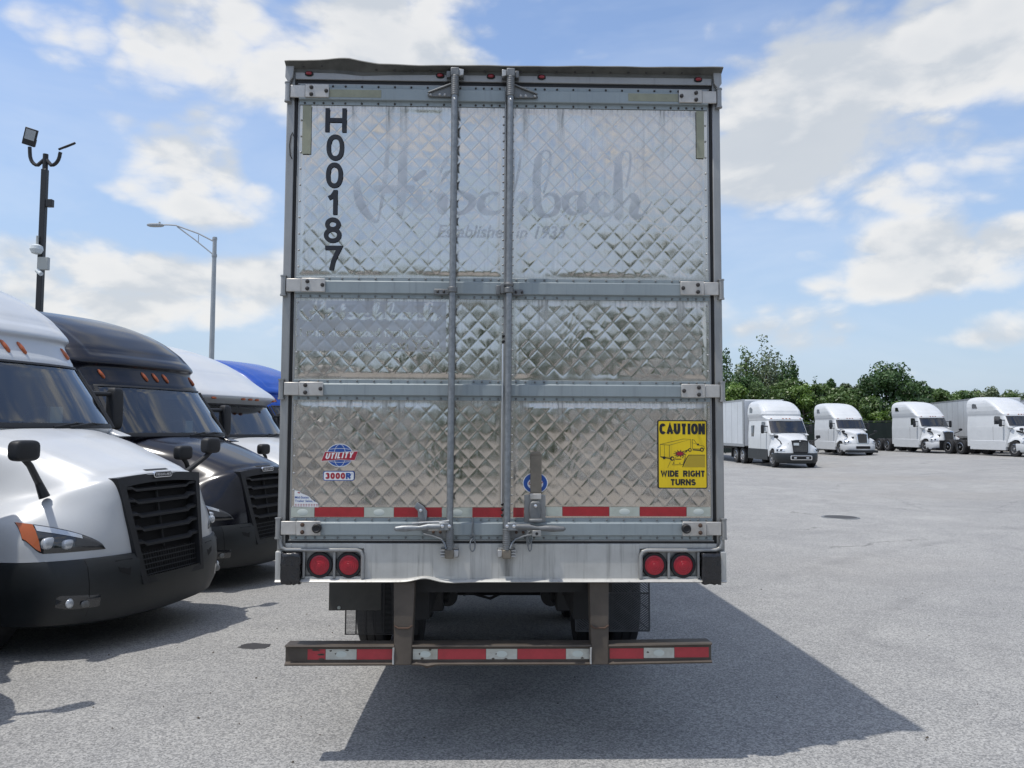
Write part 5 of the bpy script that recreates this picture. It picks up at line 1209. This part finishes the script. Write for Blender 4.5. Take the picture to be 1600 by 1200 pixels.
        ob('mud_guard', MB().box(-8.55, -8.50, *sorted((s*.66, s*1.22)), .35, .95), 'frame_black', t)
    ob('fifth_wheel', MB().lathe([(.45, 0), (.45, .06), (.02, .07)], (-6.9, 0, 1.10), 'z', 20), 'frame_black', t)
    ob('rear_cross', MB().box(-8.6, -8.45, -.5, .5, .72, 1.0), 'frame_black', t)
    return t
def wheel2(parent, x, y, z, out, r, wd, rim=True):
    h = wd/2
    wl = ob('wheel', MB().lathe([(r*.58, -h*.9), (r*.80, -h), (r*.95, -h*.95), (r, -h*.7), (r, h*.7), (r*.95, h*.95), (r*.80, h), (r*.58, h*.9)], (x, y, z), 'y', 32), 'rubber', parent, angle=24)
    if rim:
        o = out
        ob('rim', MB().lathe([(r*.60, o*h*.9), (r*.56, o*h*.98), (r*.53, o*h*.6), (r*.34, o*h*.4), (r*.28, o*h*.75), (r*.15, o*h*.85), (r*.14, o*h*1.15), (r*.02, o*h*1.18)], (x, y, z), 'y', 28), 'alu_wheel', wl, angle=30)
        mbh = MB()
        for q in np.linspace(0, 2*math.pi, 10, endpoint=False): mbh.ell((x+r*.43*math.cos(q), y+o*h*.52, z+r*.43*math.sin(q)), (.03, .012, .03), n=8, m=4)
        ob('hand_hole', mbh, 'dark_void', wl)
    return wl

GL = 'tractors parked nose out along the left'
def place(t, x, y, deg): t.location = (x, y, G(x, y)); t.rotation_euler = (0, 0, R(deg)); return t
tr1 = place(build_tractor('white tractor nearest on the left, black grille and amber headlight corner', 'casc', 'white_paint', GL), -3.18, 7.40, -15.0)
tr2 = place(copy_tree(tr1, None, {'white_paint': 'black_paint'}), -3.17, 10.55, -18.5); tr2['label'] = 'glossy black tractor between the two white ones on the left'
tr3 = place(build_tractor('white tractor with overhanging roof brow behind the black tractor', 'old', 'white_paint', GL), -3.25, 13.9, -18.5)
tr4 = place(copy_tree(tr1, None, {'white_paint': 'blue_paint'}), -3.2, 18.3, -18.5); tr4['label'] = 'blue tractor at the back of the left row, only its roof showing'
tr0 = place(copy_tree(tr1), -3.95, 3.87, -40); tr0['label'] = 'tractor at the left edge of the photo, only its black hood mirror in view'
GR = 'white tractors parked across the lot on the right'
rt1 = place(build_tractor('white tractor with dark grey bumper and skirts, coupled to a white trailer', 'lt', 'white_paint_fleet', GR, True), 16.25, 43.3, -88)
rt2 = build_tractor('white bobtail tractor with white bumper, second from the silver trailer', 'pete', 'white_paint_fleet', GR, True)
place(rt2, 25.7, 56.4, -88)
rt3 = place(copy_tree(rt2), 32.4, 57.0, -86); rt3['label'] = 'white tractor whose nose is hidden behind the next one’s rear wheels'
rt4 = place(copy_tree(rt2), 33.7, 48.6, -84); rt4['label'] = 'largest white tractor at the right edge, hood cut off by the frame'
# ------------------------------------------------------------------ box trailers on the right
def build_van(label, x, y, deg, group, length=15.8):
    """nose centre at (x, y); body runs backwards"""
    t = thing('box_trailer', label, 'trailer', (x, y, G(x, y)), R(deg), group)
    b = ob('trailer_body', MB().box(-length, 0, -1.29, 1.29, 1.12, 4.08), 'van_white', t, bevel=.06)
    for s in (-1, 1):
        k = 0; xx = -1.2
        while xx > -length+.6:
            ob('panel_seam', MB().box(xx-.012, xx+.012, *sorted((s*1.285, s*1.297)), 1.25, 3.98), 'van_rail', b); xx -= 1.22
        ob('top_rail', MB().box(-length, -.01, *sorted((s*1.28, s*1.302)), 3.99, 4.10), 'van_rail', b)
        ob('bottom_rail', MB().box(-length, -.01, *sorted((s*1.28, s*1.304)), 1.08, 1.26), 'van_rail', b)
        for q in (0, -length+.06): ob('corner_post', MB().box(q-.25, q-.001, *sorted((s*1.2, s*1.306)), 1.1, 4.085), 'van_rail', b, bevel=.02)
        ob('landing_leg', MB().box(-2.6, -2.45, *sorted((s*.8, s*.95)), .02, 1.1), 'frame_black', t)
        for xq in (-length+1.4, -length+2.7): wheel2(t, xq, s*1.05, .51, s, .51, .4)
        for xq in (-5.0, -10.0): ob('reflector', MB().box(xq-.2, xq+.2, *sorted((s*1.3, s*1.308)), 1.14, 1.19), 'tape_red', t)
    ob('underframe', MB().box(-length+.2, -.2, -.55, .55, .85, 1.12), 'frame_black', t)
    return t
GV = 'white box trailers parked across the lot'
def behind(tr, off): a = tr.rotation_euler[2]; return tr.location.x+math.cos(a)*off, tr.location.y+math.sin(a)*off
x, y = behind(rt1, -5.75); build_van('white trailer coupled behind the tractor with the dark grey bumper', x, y, -88, GV)
build_van('white trailer parked between the two tractors at far right', 35.5, 55.8, -102, GV)
build_van('white trailer end showing above the roof at the right edge', 39.3, 50.2, -100, GV)

# ------------------------------------------------------------------ lamp posts
def flood_pole():
    x, y = -11.15, 18.0; z0 = G(x, y); t = thing('light_pole', 'black pole with two flood lights, camera dome and grey box', 'light pole', (x, y, z0), 0)
    ob('pole', MB().prism([(-.064, -.064), (.064, -.064), (.064, .064), (-.064, .064)], 'z', 0, 8.25), 'pole_black', t, bevel=.015)
    ob('pole_top', MB().cyl((0, 0, 8.25), (0, 0, 8.62), .06, 14), 'pole_black', t)
    ob('base_plate', MB().box(-.22, .22, -.22, .22, .0, .04), 'pole_black', t)
    for s, tilt in ((-1, 0), (1, 1)):
        arm = ob('arm', MB().tube([(0, 0, 8.52)]+[(s*(.16+.18*math.sin(q)*1.1), -.03, 8.34+.0+.30*(1-math.cos(q))+.08*0) for q in np.linspace(0, 1.5, 7)]+[(s*.37, -.03, 8.78 if s < 0 else 8.66)], .042, 10), 'pole_black', t)
        if s < 0:
            hd = ob('flood_light', MB().box(-.17, .17, -.03, .03, -.22, .26), 'pole_black', t, bevel=.015); hd.location = (-.36, -.05, 9.0); hd.rotation_euler = (R(14), R(16), R(12)); hd.scale = (.85, .85, .85)
            ob('led_panel', MB().box(-.13, .13, -.036, -.031, -.06, .22), 'pole_grey', hd); ob('driver_box', MB().box(-.15, .15, .031, .09, -.2, .0), 'plastic', hd)
        else:
            hd = ob('flood_light', MB().box(-.17, .17, -.03, .03, -.22, .26), 'pole_black', t, bevel=.015); hd.location = (.50, -.03, 8.80); vx = Vector((-.5, .81, .30)).normalized(); vz = Vector((.8, .35, .55)); vz = (vz-vx*vz.dot(vx)).normalized(); vy = vz.cross(vx); hd.rotation_euler = Matrix((vx, vy, vz)).transposed().to_euler(); hd.scale = (.85, .85, .85)
            ob('led_panel', MB().box(-.13, .13, -.036, -.031, -.06, .22), 'pole_grey', hd)
    ob('junction_box', MB().box(.076, .22, -.06, .06, 7.34, 7.52), 'pole_black', t, bevel=.01)
    ob('camera_dome', MB().lathe([(.001, -.12), (.10, -.09), (.145, 0), (.13, .08), (.05, .12), (.001, .13)], (.0, -.20, 6.27), 'z', 18), 'paper', t)
    ob('control_box', MB().box(.02, .26, -.19, -.08, 5.80, 6.10), 'box_grey', t, bevel=.01)
    ob('small_camera', MB().cyl((.02, -.18, 5.78), (.17, -.26, 5.68), .05, 12), 'paper', t)
    ob('conduit', MB().cyl((-.05, -.10, 6.38), (-.05, -.10, 6.62), .03, 10), 'box_grey', t)
flood_pole()
def street_lamp(x, y, h, label, rz=0, L=2.3, s=1.0):
    t = thing('street_lamp', label, 'street lamp', (x, y, G(x, y)), rz, 'street lamps beyond the left row')
    ob('pole', MB().tube([(0, 0, 0), (0, 0, h*.5), (0, 0, h)], [.13*s, .105*s, .082*s], 16), 'pole_grey', t)
    ob('collar', MB().lathe([(.10*s, h-.75), (.11*s, h-.70), (.10*s, h-.62)], (0, 0, 0), 'z', 16).lathe([(.095*s, h-.02), (.10*s, h+.02), (.09*s, h+.10), (.02, h+.12)], (0, 0, 0), 'z', 16), 'pole_grey', t)
    ob('arm', MB().tube([(0, 0, h-.10), (-.6*L*.5, 0, h+.25), (-L*.72, 0, h+.60), (-L*.85, 0, h+.62), (-L, 0, h+.62)], .03, 8), 'pole_grey', t)
    ob('brace', MB().tube([(0, 0, h-.68), (-L*.36, 0, h-.02), (-L*.70, 0, h+.55)], .026, 8), 'pole_grey', t); ob('strut', MB().cyl((-L*.3, 0, h+.2), (-L*.3, 0, h-.10), .016, 8), 'pole_grey', t)
    ob('lamp_head', MB().ell((-L-.22, 0, h+.60), (.36, .15, .075), 2.6, 18, 8), 'pole_grey', t); ob('photo_cell', MB().cyl((-L-.05, 0, h+.66), (-L-.05, 0, h+.74), .04, 10), 'box_grey', t)
street_lamp(-12.55, 32.0, 10.05, 'grey street lamp with truss arm rising behind the left row')
street_lamp(-23.2, 70.0, 7.2, 'tiny far street lamp above the blue roof', L=1.4)

# ------------------------------------------------------------------ fence
def fence():
    t = thing('screen_fence', 'dark green screened chain link fence below the trees', 'fence', (0, 0, 0))
    p0, p1 = Vector((10, 69)), Vector((58, 67)); n = 16
    for i in range(n+1):
        q = p0.lerp(p1, i/n); z = G(q.x, q.y); ob('post', MB().cyl((q.x, q.y, z), (q.x, q.y, z+2.55), .045, 10), 'fence_post', t)
        if i < n:
            r_ = p0.lerp(p1, (i+1)/n); z2 = G(r_.x, r_.y)
            ob('top_rail', MB().cyl((q.x, q.y, z+2.5), (r_.x, r_.y, z2+2.5), .03, 8), 'fence_post', t)
            P = [[(q.x+(r_.x-q.x)*f, q.y+(r_.y-q.y)*f-.06+.025*math.sin(f*19+i), z+(z2-z)*f+h) for f in np.linspace(0, 1, 13)] for h in (.06, .9, 1.7, 2.4)]
            ob('screen_panel', MB().grid(P), 'fence_screen', t, angle=60)
fence()

# ------------------------------------------------------------------ trees
def make_tree(h, wd, kind, seed, leaf, nleaf=5200, lsize=.17, base=.12):
    """returns (trunk mesh, crown mesh); h height, wd crown width"""
    rg = np.random.default_rng(seed); tr = MB(); clumps = []
    lean = rg.normal(0, .03, 2)
    sp = [(lean[0]*h*f*f, lean[1]*h*f*f, h*f) for f in np.linspace(0, .92, 9)]
    tr.tube(sp, [h*.022*(1-f*.92)+.015 for f in np.linspace(0, 1, 9)], 8)
    if kind == 'poplar':
        for b in range(8):
            az = b*2.4+rg.normal(0, .4); top = h*(1.0 if b == 0 else rg.uniform(.62, .97)); off = 0 if b == 0 else wd*.5*rg.uniform(.35, .95)
            p0 = Vector((0, 0, h*rg.uniform(.08, .25))); p3 = Vector((math.cos(az)*off, math.sin(az)*off, top)); md = p0.lerp(p3, .55)+Vector((math.cos(az), math.sin(az), 0))*off*.18
            tr.tube([p0, md, p3], [h*.010, h*.006, .012], 5, False)
            for k in range(11):
                f = .18+.82*k/10; q = p0.lerp(md, f*2) if f < .5 else md.lerp(p3, f*2-1)
                clumps.append((q+Vector(rg.normal(0, wd*.05, 3)), wd*rg.uniform(.13, .22)*(1.15-.68*f)))
    nb = {'round': 17, 'poplar': 0, 'shrub': 12, 'open': 15}[kind]
    for b in range(nb):
        f = base+(1-base)*((b+.5)/nb)**.85*.92; az = b*2.4+rg.normal(0, .35); zc = h*f
        if kind == 'poplar': rad = wd*.5*(1.0-.62*f)*rg.uniform(.55, 1.1); rise = rad*1.25
        elif kind == 'shrub': rad = wd*.5*math.sqrt(max(.05, 1-(f*1.02)**2))*rg.uniform(.6, 1.05); rise = rad*.35
        else: rad = wd*.5*math.sin(math.pi*min(.97, .20+.78*f))**.7*rg.uniform(.6, 1.08); rise = rad*.30
        ctr = Vector(np.interp(f, np.linspace(0, .92, 9), [p_[i] for p_ in sp]) for i in range(3))
        e = ctr+Vector((math.cos(az)*rad, math.sin(az)*rad, min(rise, h*1.0-zc)))
        md = ctr.lerp(e, .5)+Vector((0, 0, rad*.06))
        tr.tube([ctr, md, e], [h*.009, h*.006, .012], 5, False)
        for k in range(4 if kind != 'poplar' else 3):
            q = ctr.lerp(e, .42+.2*k) if k < 3 else e
            q = q+Vector(rg.normal(0, wd*.045, 3)); clumps.append((q, wd*rg.uniform(.075, .15)*(1.15 if k < 3 else .8)))
            if k > 0: tr.tube([ctr.lerp(e, .6), q], [.012, .006], 4, False)
    clumps.append((Vector(sp[-1]), wd*.10)); clumps.append((Vector(sp[-2]), wd*.12))
    C = np.array([c for c, _ in clumps]); rad = np.array([r_ for _, r_ in clumps])
    pick = rg.choice(len(C), nleaf, p=rad**2/np.sum(rad**2)); d = rg.normal(0, 1, (nleaf, 3)); d /= np.linalg.norm(d, axis=1)[:, None]
    rr_ = rg.uniform(.25, 1.12, nleaf)**.6; sq = np.array([1, 1, .72 if kind != 'poplar' else 1.15])
    pos = C[pick]+d*sq*(rad[pick]*rr_)[:, None]; pos[:, 2] = np.maximum(pos[:, 2], .15)
    nrm = d+rg.normal(0, .7, (nleaf, 3))+[0, 0, .35]; nrm /= np.linalg.norm(nrm, axis=1)[:, None]
    a = np.cross(nrm, rg.normal(0, 1, (nleaf, 3))); a /= np.linalg.norm(a, axis=1)[:, None]; b = np.cross(nrm, a)
    sz = lsize*rg.uniform(.55, 1.3, nleaf)[:, None]
    v = np.stack([pos-a*sz, pos-b*sz*.55+nrm*sz*.12, pos+a*sz, pos+b*sz*.55+nrm*sz*.12], 1).reshape(-1, 3)
    me = bpy.data.meshes.new('crown'); me.vertices.add(len(v)); me.vertices.foreach_set('co', v.astype(np.float32).ravel())
    q = np.arange(len(v)); me.loops.add(len(q)); me.loops.foreach_set('vertex_index', q); me.polygons.add(nleaf)
    me.polygons.foreach_set('loop_start', np.arange(nleaf)*4); me.polygons.foreach_set('loop_total', np.full(nleaf, 4)); me.update()
    tone = np.repeat(np.clip(rg.uniform(0, 1, len(C))[pick]*.6+rg.uniform(0, .5, nleaf), 0, 1), 4)
    at = me.attributes.new('tone', 'FLOAT', 'POINT'); at.data.foreach_set('value', tone.astype(np.float32)); me.materials.append(MATS[leaf]); me.validate()
    return mesh('trunk', tr, 'bark'), me
def plant_tree(meshes, x, y, label, group, rz=0, s=1.0, name='tree'):
    t = thing(name, label, 'tree', (x, y, G(x, y) if y < 90 else G(x, y)), rz, group); t.scale = (s, s, s)
    ob('trunk', meshes[0], None, t); ob('crown', meshes[1], None, t); return t
GT = 'trees beyond the fence'
def tree_at(px, d, top, wpx, kind, leaf, seed, label, nleaf=5200, ls=.17, base=.10):
    """px column, distance, pixel row of the top, crown width in pixels: worked out as real size"""
    x = (px-800)/1202*d; g = G(x, d); h = EYE+(672.5-top)*d/1202-g; wd = wpx*1.2*d/1202
    return plant_tree(make_tree(h, wd, kind, seed, leaf, nleaf, ls, base), x, d, label, GT)
tree_at(1136, 88, 548, 66, 'poplar', 'leaf_dark', 1, 'tall poplar cut by the edge of the silver trailer')
tree_at(1166, 86, 544, 78, 'poplar', 'leaf_mid', 2, 'tall poplar above the coupled white trailer, left of the tallest', 6500)
tree_at(1192, 85, 538, 84, 'poplar', 'leaf_pale', 3, 'tallest greyish poplar above the first white cab', 7500)
tree_at(1214, 90, 550, 62, 'poplar', 'leaf_pale', 4, 'slim pale poplar right of the tallest one', 3500)
tree_at(1240, 80, 560, 62, 'poplar', 'leaf_dark', 5, 'dark leaning tree with a pointed top between the poplars and shrubs', 4800)
tree_at(1145, 74, 602, 60, 'shrub', 'leaf_bright', 6, 'bright green bush close to the silver trailer edge', 4200, .15)
tree_at(1180, 75, 600, 60, 'shrub', 'leaf_mid', 7, 'mid green bush above the coupled trailer roof', 4000, .15)
tree_at(1222, 74, 608, 56, 'shrub', 'leaf_mid', 8, 'mid green bush behind the first white cab roof', 4000, .15)
tree_at(1256, 73, 600, 60, 'shrub', 'leaf_bright', 9, 'yellowish bush between the first two white cabs', 4500, .15)
tree_at(1296, 80, 592, 46, 'round', 'leaf_dark', 10, 'dark young tree rising over the second white cab', 4000)
tree_at(1327, 82, 596, 46, 'open', 'leaf_pale', 11, 'pale thin tree left of the big dark tree', 3000)
tree_at(1300, 73, 616, 70, 'shrub', 'leaf_mid', 12, 'low bush hidden behind the second white cab', 4000, .15)
tree_at(1346, 73, 618, 60, 'shrub', 'leaf_mid', 13, 'low bush right of the second white cab', 4000, .15)
tree_at(1384, 76, 578, 100, 'round', 'leaf_dark', 14, 'biggest dark broad tree between the second and third white cabs', 9000, .19, .04)
tree_at(1432, 82, 596, 60, 'round', 'leaf_dark', 15, 'dark rounded tree touching the right of the biggest one', 5000)
tree_at(1464, 96, 604, 50, 'round', 'leaf_mid', 16, 'smaller mid green tree above the third white cab', 4200, .2)
tree_at(1496, 105, 610, 54, 'shrub', 'leaf_mid', 17, 'low mid green tree above the middle white trailer', 4200, .2)
tree_at(1528, 108, 607, 50, 'shrub', 'leaf_mid', 18, 'low tree just left of the last white cab roof', 4000, .2)
tree_at(1553, 105, 604, 46, 'round', 'leaf_pale', 19, 'pale rounded tree above the last white cab', 4000, .2)
tree_at(1590, 118, 613, 60, 'shrub', 'leaf_pale', 20, 'farthest low tree at the right edge', 3500, .22)
tree_at(1410, 72, 628, 60, 'shrub', 'leaf_mid', 21, 'low bush behind the third white cab', 3500, .15)
tree_at(1372, 71.5, 640, 40, 'shrub', 'leaf_bright', 22, 'small yellowish bush at the foot of the biggest tree', 2500, .13)

tree_at(1272, 78, 598, 56, 'round', 'leaf_mid', 23, 'rounded mid green tree left of the dark young tree', 5000)
tree_at(1318, 77, 606, 60, 'round', 'leaf_mid', 24, 'bushy green tree in front of the pale thin one', 5000)
tree_at(1352, 80, 600, 50, 'round', 'leaf_dark', 25, 'dark tree tucked against the left of the biggest one', 4500)
tree_at(1232, 78, 590, 60, 'round', 'leaf_mid', 26, 'bushy green tree under the leaning pointed one', 5000)
tree_at(1160, 80, 585, 70, 'round', 'leaf_dark', 27, 'dark leafy mass at the foot of the poplars', 5500)
tree_at(1478, 98, 608, 56, 'round', 'leaf_mid', 28, 'green tree behind the roof of the third white cab', 4000, .2)
tree_at(1510, 104, 612, 60, 'shrub', 'leaf_dark', 29, 'dark low tree over the middle white trailer', 4000, .2)
tree_at(1572, 112, 612, 60, 'shrub', 'leaf_mid', 30, 'low green tree right of the pale rounded one', 4000, .2)

# ------------------------------------------------------------------ what stands behind the camera and mirrors in the steel doors
GB = 'trees mirrored in the doors'
bt = [make_tree(9.5, 7.5, 'round', 31, 'leaf_dark', 4200, .22, .05), make_tree(7.5, 6.5, 'round', 32, 'leaf_mid', 3600, .22, .05), make_tree(11, 5.5, 'poplar', 33, 'leaf_dark', 3600, .22, .05)]
for i, (x, y, s) in enumerate(((-30, -33, 1.0), (-24, -35, 1.15), (-18, -32, .9), (-12.5, -35, 1.1), (-7.5, -33, .95), (-2, -36, .8), (3, -33, .9), (8, -35, 1.15), (13, -33, 1.0), (20, -36, 1.1), (27, -34, 1.0))):
    plant_tree(bt[i % 3], x, y, 'dark tree behind the photographer, seen only as reflection in the quilted doors', GB, i*1.3, s)
sh = [make_tree(3.6, 5.0, 'shrub', 41, 'leaf_dark', 2600, .16, .02), make_tree(4.6, 5.5, 'shrub', 42, 'leaf_mid', 2600, .16, .02)]
for i, (x, y, s) in enumerate(((-25, -27, 1), (-20, -26, .9), (-15.5, -27, 1.1), (-2.5, -27, 1), (1.5, -26, .85), (14.5, -26, 1.05), (19, -27, .95), (24, -26, 1.1))):
    plant_tree(sh[i % 2], x, y, 'low dark bush behind the photographer, seen only as reflection in the quilted doors', 'bushes mirrored in the doors', i*1.7, s, 'bush')
for i, (x, y) in enumerate(((-12.5, -19), (-8.6, -19.5), (-4.7, -19), (6.0, -20), (10, -20))):
    c = copy_tree(rt2); c.location = (x, y, 0); c.rotation_euler = (0, 0, R(90)); tag(c, 'white tractor behind the photographer, seen only as reflection in the quilted doors', 'truck', 'tractors mirrored in the doors')
